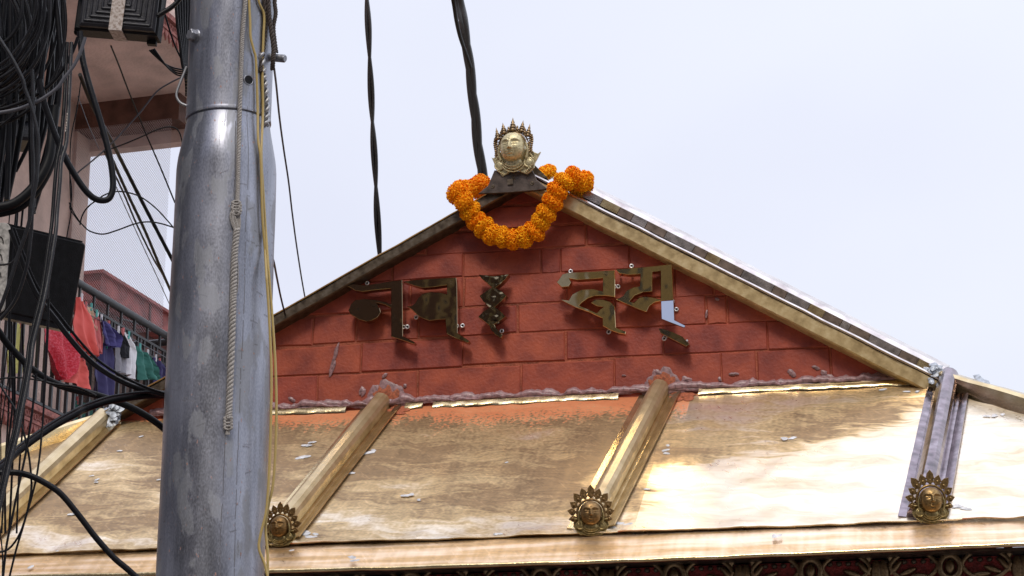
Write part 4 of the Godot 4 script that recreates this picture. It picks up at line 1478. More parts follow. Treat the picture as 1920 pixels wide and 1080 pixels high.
# ---------------------------------------------------------------- the red roofed house beyond
func make_red_house() -> void:
	# corner of its parapet seen at (187, 508), further off than the balcony
	var c := EYE + ray(190, 508) * 23.0
	var t := thing("red_roof_house", "house with a red painted parapet rising behind the black balcony railing", "house", Transform3D(Basis(HW, Vector3.UP, -HU), Vector3(c.x, 0, c.z)))
	var up := Vector3(0, c.y, 0)
	var mb := MB.new()
	mb.box(Vector3(-2.2, -0.30, -6.0), Vector3(0, -0.035, 0))
	obj("parapet", mb, M.red_paint, t, up)
	mb = MB.new()
	mb.box(Vector3(-2.23, -0.033, -6.0), Vector3(0.05, 0.0, 0.05))
	obj("coping", mb, M.red_paint, t, up)
	mb = MB.new()
	mb.box(Vector3(-2.1, -0.72, -6.0), Vector3(-0.12, -0.302, -0.12))
	mb.box(Vector3(-2.2, -0.30, -1.16), Vector3(0.012, -0.03, -1.12))
	obj("eaves_board", mb, M.brown_board, t, up)
	mb = MB.new()
	mb.box(Vector3(-2.1, -c.y, -6.0), Vector3(-0.15, -0.722, -0.15))
	obj("wall", mb, M.brick_far, t, up)
	mb = MB.new()
	mb.tube(smooth_line(PackedVector3Array([Vector3(0.03, -0.31, -1.14), Vector3(0.03, -0.34, -0.8), Vector3(-0.05, -0.36, -0.5)])), 0.012, 6)
	obj("pipe", mb, M.iron, t, up)

# ---------------------------------------------------------------- houses behind the viewer, seen only as reflections, and an added sky blocker
func make_houses_opposite() -> void:
	var side := thing("street_house", "unseen rendered house added on the left to darken the pole", "house", Transform3D(Basis(), Vector3(-7.0, 0, -6.5)))  # added out of view to block sky light from the pole's left
	var sm := MB.new()
	sm.box(Vector3(0, 0, 0), Vector3(4.3, 8.0, 4.3))
	obj("wall", sm, M.pale_render, side)
	for i in 2:
		for j in 2:
			sm = MB.new()
			sm.box(Vector3(4.302, 1.2 + 3.0 * j, 0.8 + 2.2 * i), Vector3(4.32, 2.7 + 3.0 * j, 1.8 + 2.2 * i))
			obj("window", sm, M.glass_far, side)
	var k := 0
	for q in [[-16.0, -5.55, 9.2, "dark brick house across the street, mirrored in the metal letters", "brick_far"], [-5.5, 1.5, 8.6, "ochre plastered house across the street, mirrored in the gold letters", "ochre_far"], [1.6, 12.0, 7.6, "lower brick house across the street on the right", "brick_far"]]:
		var t := thing("street_house", q[3], "house", Transform3D(Basis(), Vector3(q[0], 0, 6.5)))
		var mb := MB.new()
		var w: float = q[1] - q[0]
		mb.box(Vector3(0, 0, 0), Vector3(w, q[2], 6))
		mb.box(Vector3(-0.1, q[2], -0.25), Vector3(w + 0.1, q[2] + 0.18, 6.1))
		obj("wall", mb, M[q[4]], t)
		var n := int(w / 1.5)
		for floor_ in 3:
			for i in n:
				var x := 0.55 + i * 1.5
				var y := 1.0 + floor_ * 2.7
				var f := MB.new()
				f.box(Vector3(x, y, -0.012), Vector3(x + 0.85, y + 1.35, -0.002))
				var win := obj("window", f, M.glass_far, t)
				f = MB.new()
				f.box(Vector3(x - 0.08, y - 0.1, -0.08), Vector3(x + 0.93, y - 0.002, 0.0))
				f.box(Vector3(x - 0.08, y + 1.352, -0.07), Vector3(x + 0.93, y + 1.45, 0.0))
				f.box(Vector3(x + 0.40, y, -0.05), Vector3(x + 0.45, y + 1.35, -0.013))
				obj("window_frame", f, M.tape if k == 1 else M.beam, win)
		k += 1

# ---------------------------------------------------------------- the steel pole
const PX := -0.542
const PZ := -4.0
const PROFILE := [[0.0, 0.102], [2.2, 0.0965], [2.56, 0.0962], [2.87, 0.0952], [3.03, 0.0946], [3.055, 0.0940], [3.075, 0.0920], [3.10, 0.0876], [3.125, 0.0830], [3.151, 0.0785], [3.19, 0.076]]

func pole_radius(y: float) -> float:
	if y > 3.147:
		return 0.0806 + (y - 3.16) * 0.005
	for k in PROFILE.size() - 1:
		if y < PROFILE[k + 1][0]:
			return lerpf(PROFILE[k][1], PROFILE[k + 1][1], inverse_lerp(PROFILE[k][0], PROFILE[k + 1][0], y))
	return 0.08

func pole_pt(px: float, py: float, off: float) -> Vector3:
	# where the sight line through a pixel meets the pole, off metres in front of its skin
	var p := at_z(px, py, PZ + 0.08)
	for k in 3:
		var r := pole_radius(p.y) + off
		var dx := clampf((p.x - PX) / r, -0.97, 0.97)
		p = at_z(px, py, PZ + r * sqrt(1.0 - dx * dx))
	return p

func make_pole() -> void:
	var t := thing("steel_pole", "thick galvanised steel utility pole standing before the roof", "pole", Transform3D(Basis(), Vector3(PX, 0, PZ)))
	var face := Transform3D(Basis().rotated(Vector3.UP, PI / 2), Vector3.ZERO)
	M.pole.uv1_scale = Vector3(1, -1.0 / 1.2, 1)
	M.pole.uv1_offset = Vector3(0, 3.43 / 1.2, 0)
	var mb := MB.new()
	var prof := PackedVector2Array()
	for q in PROFILE:
		prof.append(Vector2(q[1], q[0]))
	var nz := noise(1.0, 2, 401)
	var dense := PackedVector2Array()
	for i in 260:
		var y := 3.2 * i / 259.0
		dense.append(Vector2(pole_radius(y) if y < 3.146 else lerpf(0.0794, 0.076, (y - 3.146) / 0.054), y))
	lathe_uv(mb, dense, 64, face, 0.0012, nz)
	obj("lower_tube", mb, M.pole, t)
	mb = MB.new()
	var ring := PackedVector2Array([Vector2(0.0775, 3.153), Vector2(0.0808, 3.151), Vector2(0.0818, 3.1535), Vector2(0.0812, 3.159)])
	for i in 40:
		ring.append(Vector2(0.0808 + 0.00012 * i, 3.161 + 1.2 * i / 39.0))
	lathe_uv(mb, ring, 64, face, 0.0006, nz)
	var sleeve := obj("upper_sleeve", mb, M.pole, t)
	# bolt head with washer on the left, dark disc for a round hole, peg on the right
	var p := pole_pt(367, 68, 0.0) - Vector3(PX, 0, PZ)
	var nrm := Vector3(p.x, 0, p.z).normalized()
	var fr := Transform3D(Basis(nrm.cross(Vector3.UP).normalized(), nrm, nrm.cross(Vector3.UP).normalized().cross(nrm)), p)
	mb = MB.new()
	mb.lathe(PackedVector2Array([Vector2(0.0135, -0.004), Vector2(0.0135, 0.0025), Vector2(0.0, 0.003)]), 20, fr)
	var hexa := PackedVector2Array()
	for k in 6:
		hexa.append(Vector2(cos(TAU * k / 6.0), sin(TAU * k / 6.0)) * 0.0115)
	mb.prism(hexa, 0.002, 0.015, 0.0012, fr * Transform3D(Basis(Vector3.RIGHT, -PI / 2), Vector3.ZERO))
	obj("bolt", mb, M.steel, sleeve)
	p = pole_pt(466, 150, 0.0) - Vector3(PX, 0, PZ)
	nrm = Vector3(p.x, 0, p.z).normalized()
	var x := Vector3.UP.cross(nrm).normalized()
	fr = Transform3D(Basis(x, nrm.cross(x), nrm), p)
	mb = MB.new()
	mb.torus(Vector3(0, 0, 0.0), 0.0092, 0.0012, fr, 22)
	obj("hole_rim", mb, M.steel, sleeve)
	mb = MB.new()
	mb.lathe(PackedVector2Array([Vector2(0.0, 0.0006), Vector2(0.0091, 0.0008)]), 20, fr * Transform3D(Basis(Vector3.RIGHT, PI / 2), Vector3.ZERO))
	obj("hole", mb, M.dark_cable, sleeve)  # flat dark disc, colour in place of a hole's shade
	mb = MB.new()
	var a := at_z(500, 107, PZ + 0.02) - Vector3(PX, 0, PZ)
	var b := at_z(535, 110, PZ + 0.035) - Vector3(PX, 0, PZ)
	mb.tube(PackedVector3Array([a, b - (b - a).normalized() * 0.002, b]), [0.0078, 0.0078, 0.006], 14)
	obj("peg", mb, M.steel, sleeve)

func lathe_uv(mb: MB, prof: PackedVector2Array, sides: int, x: Transform3D, dent: float, nz: FastNoiseLite) -> void:
	var vs := PackedVector3Array()
	var us := PackedVector2Array()
	for i in prof.size():
		for k in sides + 1:
			var a := TAU * k / sides
			var r := prof[i].x + dent * nz.get_noise_3d(cos(a) * 1.2, prof[i].y * 5.0, sin(a) * 1.2)
			vs.append(x * Vector3(r * cos(a), prof[i].y, -r * sin(a)))
			us.append(Vector2(float(k) / sides, prof[i].y))
	mb.sheet(vs, prof.size(), sides + 1, us)

# ---------------------------------------------------------------- washing on the line
func cloth(called: String, label: String, category: String, l: Array, r: Array, w: float, m: Material, folds: float, seed_: int) -> void:
	# left and right edges as (x, y) pairs from the top down, read off the photograph on the plane w in front of the facade
	var nz := noise(1.0, 2, seed_)
	var le := PackedVector2Array()
	var re := PackedVector2Array()
	for q in l:
		var p := house_pt(q[0], q[1], w)
		le.append(Vector2(p.x, p.y))
	for q in r:
		var p := house_pt(q[0], q[1], w)
		re.append(Vector2(p.x, p.y))
	var at := house(le[0].x, le[0].y, w) + H0
	var nc := 22
	var nr := 26
	var vs := PackedVector3Array()
	for j in nr:
		var q := float(j) / (nr - 1)
		var a := pick(le, q)
		var b := pick(re, q)
		for i in nc:
			var f := float(i) / (nc - 1)
			var p := a.lerp(b, f)
			var depth := folds * (sin(f * 13.0 + seed_ + 1.2 * nz.get_noise_2d(q * 1.2, f)) * (0.35 + 0.65 * q) + 0.6 * nz.get_noise_2d(f * 3.0 + seed_, q * 1.2))
			p += Vector2(0.25, 0.2) * folds * nz.get_noise_2d(f * 7.0, q * 6.0 + seed_)
			vs.append(house(p.x, p.y, w + depth) + H0 - at)
	var mb := MB.new()
	mb.sheet(vs, nr, nc)
	# the far side of the cloth, a little behind
	var back := PackedVector3Array()
	for j in nr:
		for i in nc:
			back.append(vs[j * nc + (nc - 1 - i)] - HW * 0.006)
	mb.sheet(back, nr, nc)
	var o := put(called, mb.mesh(), m, self, Transform3D(Basis(), at))
	tag(o, label, category, "washing on the balcony line")
	for f in [0.2, 0.8]:
		var peg := MB.new()
		var p := vs[int(f * (nc - 1))]
		peg.box(p + Vector3(-0.007, -0.025, -0.008), p + Vector3(0.007, 0.035, 0.012))
		obj("peg", peg, [M.peg, M.white_cloth, M.rose][(seed_ + int(f * 2.0)) % 3], o)

func pick(p: PackedVector2Array, q: float) -> Vector2:
	var f := q * (p.size() - 1)
	var i := mini(int(f), p.size() - 2)
	return p[i].lerp(p[i + 1], f - i)

func fabric(called: String, c: Color, spots := false, spot := Color.WHITE) -> StandardMaterial3D:
	var m := mat(called, c, 0.85)
	if spots:
		m.albedo_color = Color.WHITE
		var t := mottled(0.045, spot, c, c * 0.75, 501 + called.length(), 2)
		tri(m, 2.2, t)
	m.rim_enabled = true
	m.rim = 0.2
	return m

func make_laundry() -> void:
	mat("peg", lin(0.1, 0.45, 0.4), 0.5)
	fabric("coral", lin(0.74, 0.12, 0.10))
	fabric("crimson", lin(0.55, 0.012, 0.028), true, lin(0.62, 0.25, 0.3))
	fabric("cream", lin(0.68, 0.50, 0.36))
	fabric("rose", lin(0.62, 0.17, 0.17))
	fabric("navy", lin(0.045, 0.038, 0.12))
	fabric("indigo", lin(0.06, 0.05, 0.18))
	fabric("ash", lin(0.30, 0.29, 0.32))
	fabric("black_cloth", lin(0.02, 0.02, 0.026))
	fabric("white_cloth", lin(0.78, 0.76, 0.78))
	fabric("green", lin(0.035, 0.16, 0.13))
	fabric("lemon", lin(0.72, 0.66, 0.22))
	cloth("yellow_towel", "yellow cloth hanging inside the balcony bars at the left edge", "cloth", [[18, 600], [12, 660], [12, 700]], [[46, 612], [42, 660], [38, 700]], -0.12, M.lemon, 0.02, 1)
	cloth("crimson_dress", "dark red patterned dress hanging lowest on the line under the black box", "dress", [[82, 612], [86, 650], [98, 690], [112, 712]], [[146, 628], [150, 660], [138, 700], [124, 712]], 0.06, M.crimson, 0.035, 2)
	cloth("coral_shirt", "bright coral red shirt, the biggest red garment on the balcony line", "shirt", [[141, 556], [139, 600], [146, 640], [158, 656]], [[156, 560], [172, 595], [180, 640], [183, 670]], 0.09, M.coral, 0.03, 3)
	cloth("coral_skirt", "coral red skirt hanging below the patterned red dress", "skirt", [[136, 668], [134, 700], [125, 715]], [[160, 672], [166, 700], [171, 733]], 0.04, M.coral, 0.03, 4)
	cloth("cream_top", "small cream top between the coral shirt and the navy shirt", "shirt", [[158, 573], [166, 600], [176, 622]], [[174, 578], [182, 596], [180, 618]], 0.05, M.cream, 0.02, 5)
	cloth("rose_top", "faded rose pink top beside the cream one", "shirt", [[178, 588], [176, 620], [180, 655]], [[186, 596], [191, 630], [192, 664]], 0.06, M.rose, 0.02, 6)
	cloth("navy_shirt", "crumpled navy shirt in the middle of the washing line", "shirt", [[187, 594], [190, 620], [197, 646]], [[212, 614], [228, 634], [222, 652]], 0.08, M.indigo, 0.03, 7)
	cloth("navy_trousers", "long navy trousers hanging lowest in the middle of the line", "trousers", [[186, 640], [176, 690], [176, 744]], [[208, 650], [212, 700], [214, 746]], 0.03, M.navy, 0.03, 8)
	cloth("grey_shorts", "grey shorts with black side panels beside the white shirt", "shorts", [[217, 632], [215, 665], [214, 694]], [[236, 640], [238, 675], [236, 702]], 0.05, M.ash, 0.02, 9)
	cloth("dark_shirt", "narrow black top between grey shorts and white shirt", "shirt", [[220, 618], [230, 645], [230, 670]], [[232, 626], [242, 650], [240, 672]], 0.08, M.black_cloth, 0.02, 10)
	cloth("white_shirt", "white shirt on the washing line left of the green shirt", "shirt", [[228, 620], [240, 655], [236, 700]], [[246, 632], [257, 660], [254, 716]], 0.07, M.white_cloth, 0.03, 11)
	cloth("green_shirt", "dark green shirt on the washing line near the pole", "shirt", [[255, 649], [258, 680], [262, 712]], [[284, 668], [294, 690], [301, 712]], 0.08, M.green, 0.035, 12)
	cloth("violet_trousers", "dark violet trousers behind the green shirt beside the pole", "trousers", [[286, 670], [288, 700], [284, 738]], [[306, 682], [312, 712], [312, 742]], 0.04, M.navy, 0.03, 13)
	cloth("green_towel", "green towel low behind the railing bars under the navy trousers", "towel", [[138, 750], [130, 770], [125, 796]], [[184, 762], [186, 790], [186, 820]], -0.15, M.green, 0.02, 14)

# ---------------------------------------------------------------- boxes among the cables
func make_boxes() -> void:
	# splice closure at the top: a ribbed lid facing down to the viewer, taped crosswise
	var z := -4.05
	var corners := [at_z(108, -90, z - 0.03), at_z(330, -60, z - 0.03), at_z(318, 66, z + 0.02), at_z(168, 52, z + 0.02)]
	var o := at_z(228, -4, z)
	var bx: Vector3 = (at_z(316, 62, z) - at_z(170, 50, z)).normalized()
	var by: Vector3 = (at_z(203, -60, z + 0.005) - at_z(236, 58, z - 0.005))
	by = (by - bx * by.dot(bx)).normalized()
	var bz := bx.cross(by)
	var lean := Transform3D(Basis(bx, by, bz), o)
	var t := thing("splice_box", "black ribbed plastic cable box bound with white tape at the top", "junction box", lean)
	var hw := 0.0745
	var hh := 0.066
	var mb := MB.new()
	mb.prism(PackedVector2Array([Vector2(-hw - 0.012, -hh - 0.004), Vector2(hw + 0.004, -hh - 0.004), Vector2(hw + 0.004, hh), Vector2(-hw - 0.012, hh)]), -0.052, -0.004, 0.003)
	obj("body", mb, M.black_case, t)
	mb = MB.new()
	mb.prism(PackedVector2Array([Vector2(-hw, -hh), Vector2(hw, -hh), Vector2(hw, hh), Vector2(-hw, hh)]), -0.003, 0.012, 0.005)
	for r in 5:
		var q := 1.0 - 0.165 * r
		var pts := PackedVector3Array()
		for s in [[-1, -1], [1, -1], [1, 1], [-1, 1], [-1, -1]]:
			pts.append(Vector3(s[0] * (hw - 0.010) * q, s[1] * (hh - 0.010) * q, 0.012))
		for k in 4:
			mb.tube(PackedVector3Array([pts[k], pts[k + 1]]), 0.0028, 6)
	obj("ribbed_lid", mb, M.ribbed_case, t)
	mb = MB.new()
	mb.box(Vector3(-0.014, -hh - 0.0065, -0.05), Vector3(0.012, -hh - 0.0045, 0.013))
	mb.box(Vector3(-0.014, -hh - 0.0065, 0.0155), Vector3(0.012, hh, 0.0170))
	obj("tape", mb, M.tape, t)
	mb = MB.new()
	mb.box(Vector3(-hw - 0.014, 0.010, 0.0175), Vector3(hw + 0.006, 0.040, 0.0188))
	mb.box(Vector3(-hw - 0.0145, 0.010, -0.05), Vector3(-hw - 0.0125, 0.040, 0.0186))
	obj("tape", mb, M.tape, t)
	mb = MB.new()
	mb.ball(Vector3(-hw - 0.008, -hh - 0.006, -0.02), Vector3(0.007, 0.006, 0.012), 10, 7)
	obj("latch", mb, M.black_case, t)
	mb = MB.new()
	mb.box(Vector3(hw - 0.02, -hh - 0.014, -0.045), Vector3(hw - 0.002, -hh - 0.005, -0.03))
	obj("latch", mb, M.black_case, t)
	# plain black box hanging lower down
	z = -4.1
	var tl := at_z(25, 424, z)
	var tr := at_z(156, 455, z - 0.09)
	var br := at_z(134, 612, z - 0.12)
	bx = (tr - tl).normalized()
	by = (tr - br)
	by = (by - bx * by.dot(bx)).normalized()
	bz = bx.cross(by)
	var w := tl.distance_to(tr) + 0.03
	var h := tr.distance_to(br)
	t = thing("black_box", "flat plain black plastic box hanging before the balcony washing", "junction box", Transform3D(Basis(bx, by, bz), br))
	mb = MB.new()
	mb.prism(rounded(-w, 0.0, 0.0, h, 0.008), -0.045, 0.0, 0.003)
	obj("case", mb, M.black_case, t)
	mb = MB.new()
	mb.box(Vector3(-w - 0.002, -0.010, -0.05), Vector3(0.002, -0.0005, -0.004))
	obj("rim", mb, M.dusty_cable, t)
	mb = MB.new()
	mb.box(Vector3(-w + 0.01, h + 0.0005, -0.046), Vector3(-0.008, h + 0.003, -0.002))
	obj("rim", mb, M.dusty_cable, t)
	# pale plate at the very edge
	z = -3.95
	var p := at_z(2, 500, z)
	t = thing("sign_plate", "pale dusty rounded plate with worn black lettering at the left edge", "sign", Transform3D(Basis(), p))
	mb = MB.new()
	mb.prism(rounded(-0.12, -0.088, 0.012, 0.086, 0.012), -0.004, 0.0, 0.001)
	obj("plate", mb, M.plate, t)
	mb = MB.new()
	for k in 4:
		var pts := PackedVector3Array()
		for i in 14:
			var a := TAU * i / 16.0
			pts.append(Vector3(-0.006 + 0.007 * cos(a), 0.045 - 0.033 * k + 0.013 * sin(a), 0.0008))
		mb.tube(pts, 0.0011, 5)
	obj("lettering", mb, M.dark_cable, t)

func rounded(x0: float, y0: float, x1: float, y1: float, r: float) -> PackedVector2Array:
	var out := PackedVector2Array()
	for c in [[x1 - r, y1 - r, 0.0], [x0 + r, y1 - r, 0.5], [x0 + r, y0 + r, 1.0], [x1 - r, y0 + r, 1.5]]:
		for k in 5:
			var a: float = PI * (c[2] + 0.125 * k)
			out.append(Vector2(c[0] + r * cos(a), c[1] + r * sin(a)))
	return out

# ---------------------------------------------------------------- cables
func cable(label: String, group: String, m: String, r: float, z0: float, z1: float, pts: Array, kind := "cable") -> void:
	# r in pixels of the photograph; z0 to z1 is how the depth runs along it
	var p := PackedVector3Array()
	for k in pts.size():
		p.append(at_z(pts[k][0], pts[k][1], lerpf(z0, z1, float(k) / (pts.size() - 1))))
	var at := p[0]
	for k in p.size():
		p[k] -= at
	var mb := MB.new()
	mb.tube(smooth_line(p, 7), r * absf(0.5 * (z0 + z1)) / F * 1.04, 10 if r > 2.0 else 6)
	var o := put(kind, mb.mesh(), M[m], self, Transform3D(Basis(), at))
	o.name = "black_cable" if used.get("black_cable_x", 0) == 0 else "black_cable_%03d" % used.black_cable_x
	used["black_cable_x"] = used.get("black_cable_x", 0) + 1
	tag(o, label, "cable", group)
	if label.contains("white print"):
		print_marks(o, [[126, 214], [125.5, 219], [125, 224], [124.5, 230], [124, 235], [123.5, 240], [123, 245], [47, 739], [46, 745], [45, 751], [39, 775], [38, 781]], -3.845)

func print_marks(o: MeshInstance3D, pts: Array, z: float) -> void:
	# the worn white print on a cable's sheath
	var mb := MB.new()
	for q in pts:
		var p := at_z(q[0], q[1], z) - o.position
		mb.box(p + Vector3(-0.0008, -0.0018, 0), p + Vector3(0.0008, 0.0018, 0.0008))
	obj("print", mb, M.tape, o)

func make_cables() -> void:
	var G := "cables coiled in the tangle at the left"
	cable("innermost big loop of the cable coil at the upper left", G, "dusty_cable", 2.8, -3.86, -3.9, [[70, -30], [69, 0], [67, 21], [60, 46], [49, 68], [22, 103], [0, 121], [-20, 130]])
	cable("second loop out in the cable coil at the upper left", G, "black_cable", 3.0, -3.88, -3.92, [[77, -30], [76, 0], [75, 28], [66, 57], [46, 90], [26, 117], [0, 134], [-20, 140]])
	cable("third loop out in the cable coil at the upper left", G, "dusty_cable", 3.4, -3.9, -3.94, [[85, -30], [84, 0], [82, 35], [72, 67], [58, 92], [33, 124], [0, 147], [-20, 155]])
	cable("outermost scuffed loop of the cable coil beside the taped box", G, "dusty_cable", 3.4, -3.92, -3.94, [[93, -30], [94, 0], [93, 42], [86, 72], [72, 106], [58, 128], [40, 146], [20, 162], [0, 172], [-20, 178]])
	cable("shiny grey arc sweeping from under the taped box to the left edge", G, "grey_cable", 3.4, -3.84, -3.86, [[160, 70], [151, 97], [139, 122], [120, 147], [106, 166], [78, 186], [58, 195], [35, 204], [0, 211], [-30, 212]])
	cable("faint dark arc just above the shiny grey arc", G, "black_cable", 3.4, -3.9, -3.92, [[146, 70], [136, 97], [118, 130], [95, 158], [68, 178], [40, 192], [0, 205], [-30, 208]])
	cable("straight dusty cable crossing the loops from the left edge downward", G, "dusty_cable", 3.8, -3.80, -3.82, [[-20, 40], [0, 74], [21, 107], [42, 147], [47, 167], [57, 194], [65, 224], [71, 255], [71, 288], [68, 338], [61, 371], [56, 410], [46, 445], [35, 476], [17, 532], [0, 578], [-20, 620]])
	cable("pale scuffed cable running beside the straight dusty one", G, "dusty_cable", 3.4, -3.83, -3.85, [[60, 130], [62, 180], [60, 233], [61, 280], [62, 302], [62, 357], [60, 410], [58, 440], [50, 500], [30, 560], [0, 600]])
	cable("long steep cable with white print, right one of the pair down the left", G, "dusty_cable", 4.0, -3.90, -3.70, [[134, 80], [131, 144], [129, 186], [127, 227], [124, 269], [115, 302], [112, 343], [107, 399], [105, 430], [99, 470], [91, 520], [83, 560], [73, 600], [62, 645], [58, 680], [50, 725], [41, 770], [32, 815], [19, 866], [8, 915], [-8, 980]])
	cable("long steep cable, left one of the pair down the left", G, "black_cable", 3.8, -3.91, -3.71, [[126, 80], [123, 144], [121, 186], [118, 227], [114, 269], [107, 302], [103, 343], [99, 399], [96, 430], [90, 470], [83, 520], [76, 560], [66, 600], [55, 645], [51, 680], [43, 725], [34, 770], [25, 815], [12, 866], [1, 915], [-15, 980]])
	cable("thick smooth cable hanging in a deep U before the netted opening", G, "black_cable", 6.2, -3.95, -3.9, [[150, 60], [154, 105], [162, 140], [171, 171], [190, 233], [206, 295], [212, 345], [206, 370], [192, 376], [174, 370], [155, 350], [128, 307], [105, 257], [90, 215], [82, 190], [74, 150]])
	cable("thick dark bend dropping behind the pale cables at the left", G, "dark_cable", 9.5, -4.0, -3.95, [[103, 200], [97, 258], [92, 295], [77, 330], [52, 362], [20, 384], [-25, 392]])
	cable("thick dark bend, lower one of two behind the pale cables", G, "dark_cable", 6.5, -4.02, -3.97, [[110, 240], [104, 285], [90, 325], [65, 365], [32, 393], [-25, 406]])
	cable("thin black cord looping from the tangle into the side of the black box", G, "dusty_cable", 1.8, -3.95, -3.95, [[25, 428], [30, 455], [33, 470], [30, 482], [22, 492], [8, 496], [-5, 496]])
	cable("stout cable bowing from the black box across the washing to the pole", G, "dusty_cable", 5.2, -3.88, -4.10, [[20, 430], [38, 480], [51, 515], [66, 548], [83, 573], [103, 598], [125, 627], [150, 657], [174, 681], [204, 702], [234, 718], [263, 729], [293, 737], [320, 742], [350, 750]])
	cable("thinner cable riding on top of the stout bowing one", G, "black_cable", 2.6, -3.87, -4.09, [[26, 428], [44, 476], [58, 512], [71, 538], [90, 565], [110, 590], [132, 618], [157, 648], [181, 673], [210, 694], [240, 711], [268, 724], [296, 734], [320, 740], [350, 746]])
	cable("stout cable arching up from the left bundle over the gold rib to the pole", G, "black_cable", 6.6, -3.80, -4.12, [[-15, 890], [4, 874], [18, 862], [35, 846], [69, 820], [104, 797], [139, 778], [160, 767], [197, 754], [234, 747], [271, 742], [306, 741], [345, 745]])
	cable("slim cable lying along the upper side of the arching one", G, "dusty_cable", 2.6, -3.79, -4.11, [[-15, 880], [18, 853], [35, 836], [69, 811], [104, 788], [139, 769], [160, 759], [197, 746], [234, 739], [271, 735], [306, 735], [345, 739]])
	cable("black cable sagging from the left edge past the railing to the pole foot", G, "dark_cable", 6.4, -4.0, -4.14, [[-20, 596], [0, 625], [14, 645], [42, 675], [60, 692], [83, 708], [111, 722], [139, 731], [174, 739], [204, 748], [234, 759], [263, 773], [290, 790], [312, 808], [345, 840]])
	cable("thin second cable clinging to the sagging one by the railing", G, "black_cable", 2.6, -3.98, -3.98, [[60, 704], [83, 715], [111, 722], [139, 725], [160, 732], [180, 742]])
	cable("black cable bowing across the gilded roof at the lower left", G, "black_cable", 5.8, -3.78, -3.8, [[-20, 888], [17, 886], [35, 887], [56, 892], [78, 902], [103, 917], [119, 931], [139, 955], [160, 982], [179, 1007], [213, 1045], [240, 1068], [270, 1095]])
	cable("thin wire dropping straight from the box to the lower left corner", G, "black_cable", 2.0, -3.82, -3.78, [[92, 560], [88, 660], [81, 780], [78, 815], [75, 850], [69, 891], [61, 926], [44, 985], [30, 1032], [17, 1085]])
	cable("thin black wire slanting steeply to the bottom left corner", G, "black_cable", 2.2, -3.80, -3.76, [[68, 700], [60, 775], [50, 840], [42, 880], [31, 930], [22, 975], [12, 1025], [5, 1090]])
	cable("wire curling from the railing down and back to the left edge", G, "black_cable", 2.0, -3.81, -3.78, [[-6, 714], [0, 722], [14, 744], [29, 769], [40, 797], [48, 825], [55, 860], [59, 905], [57, 930], [48, 970], [35, 1005], [15, 1030], [-8, 1036]])
	cable("short vertical wire at the lower left corner", G, "black_cable", 1.4, -3.8, -3.8, [[-2, 980], [3, 1020], [5, 1050], [4, 1090]])
	cable("thin wire hanging straight down before the black box", G, "black_cable", 1.5, -3.9, -3.85, [[93, 470], [91, 540], [88, 620], [84, 700], [81, 760]])
	cable("thin wire running level across the balcony bars", G, "black_cable", 1.7, -3.95, -3.95, [[-8, 712], [10, 709], [36, 708], [60, 711], [85, 715]])
	cable("thin wire slanting from the bars to the left edge near the frieze", G, "black_cable", 1.3, -3.9, -3.9, [[22, 660], [14, 720], [8, 760], [2, 800], [-4, 830]])
	var R := "service wires crossing the netted opening"
	cable("heaviest straight cable slanting across the netted opening", R, "dark_cable", 3.7, -4.1, -4.9, [[150, 140], [172, 195], [193, 235], [212, 270], [233, 312], [270, 385], [323, 487], [350, 540]])
	cable("second heaviest straight cable across the netted opening", R, "dark_cable", 2.9, -4.1, -4.9, [[190, 250], [211, 300], [240, 365], [272, 433], [300, 500], [322, 550]])
	cable("thin straight wire branching from the second cable", R, "dark_cable", 1.9, -4.1, -4.9, [[196, 285], [211, 318], [233, 365], [256, 420], [285, 480], [305, 515], [330, 560]])
	cable("faintest thin wire across the netted opening", R, "dark_cable", 0.9, -4.1, -4.9, [[214, 342], [240, 400], [265, 455], [295, 520], [322, 580]])
	cable("wire falling from under the taped box to the pole", R, "dark_cable", 1.7, -4.1, -4.6, [[208, 86], [222, 120], [237, 160], [254, 203], [274, 252], [300, 312], [328, 380]])
	cable("brownish wire climbing from the column to the pole in a curve", R, "grey_cable", 1.6, -4.2, -4.2, [[140, 330], [150, 320], [165, 308], [190, 287], [218, 260], [260, 214], [275, 195], [295, 171], [318, 156], [350, 140]])
	cable("slim wire dipping and rising below the U shaped cable", R, "dark_cable", 1.4, -4.3, -4.3, [[130, 380], [137, 396], [147, 412], [158, 425], [170, 434], [193, 439], [219, 432], [252, 420], [276, 416], [301, 419], [330, 428]])
	cable("slim wire arching over from the column to the pole", R, "dark_cable", 1.4, -4.35, -4.35, [[150, 422], [154, 405], [165, 388], [190, 369], [205, 362], [220, 359], [240, 361], [265, 370], [295, 393], [330, 432]])
	cable("short wire bowed under the brown beam beside the pole", R, "dark_cable", 1.4, -4.3, -4.3, [[205, 280], [225, 273], [250, 263], [273, 253], [295, 243], [315, 238], [330, 241], [338, 252], [342, 270]])
	cable("hair thin wire hanging down along the house column", R, "dark_cable", 1.2, -4.4, -4.4, [[152, 150], [145, 200], [133, 260], [131, 330], [132, 360], [133, 400], [126, 440], [122, 480]])
	cable("hair thin wire looping beside the house column", R, "dark_cable", 1.2, -4.4, -4.4, [[128, 290], [130, 320], [134, 350], [134, 375], [131, 390], [140, 405], [150, 418]])
	cable("pale thin wire before the brown beam", R, "grey_cable", 0.8, -4.4, -4.4, [[146, 180], [155, 205], [166, 235], [178, 262], [186, 280]])
	var T := "wires gathered at the upper left of the pole"
	cable("stout grey cable rising from the taped box to the top edge by the pole", T, "dusty_cable", 5.0, -4.05, -4.05, [[296, 30], [303, 25], [318, 16], [330, 6], [342, -10], [350, -30]])
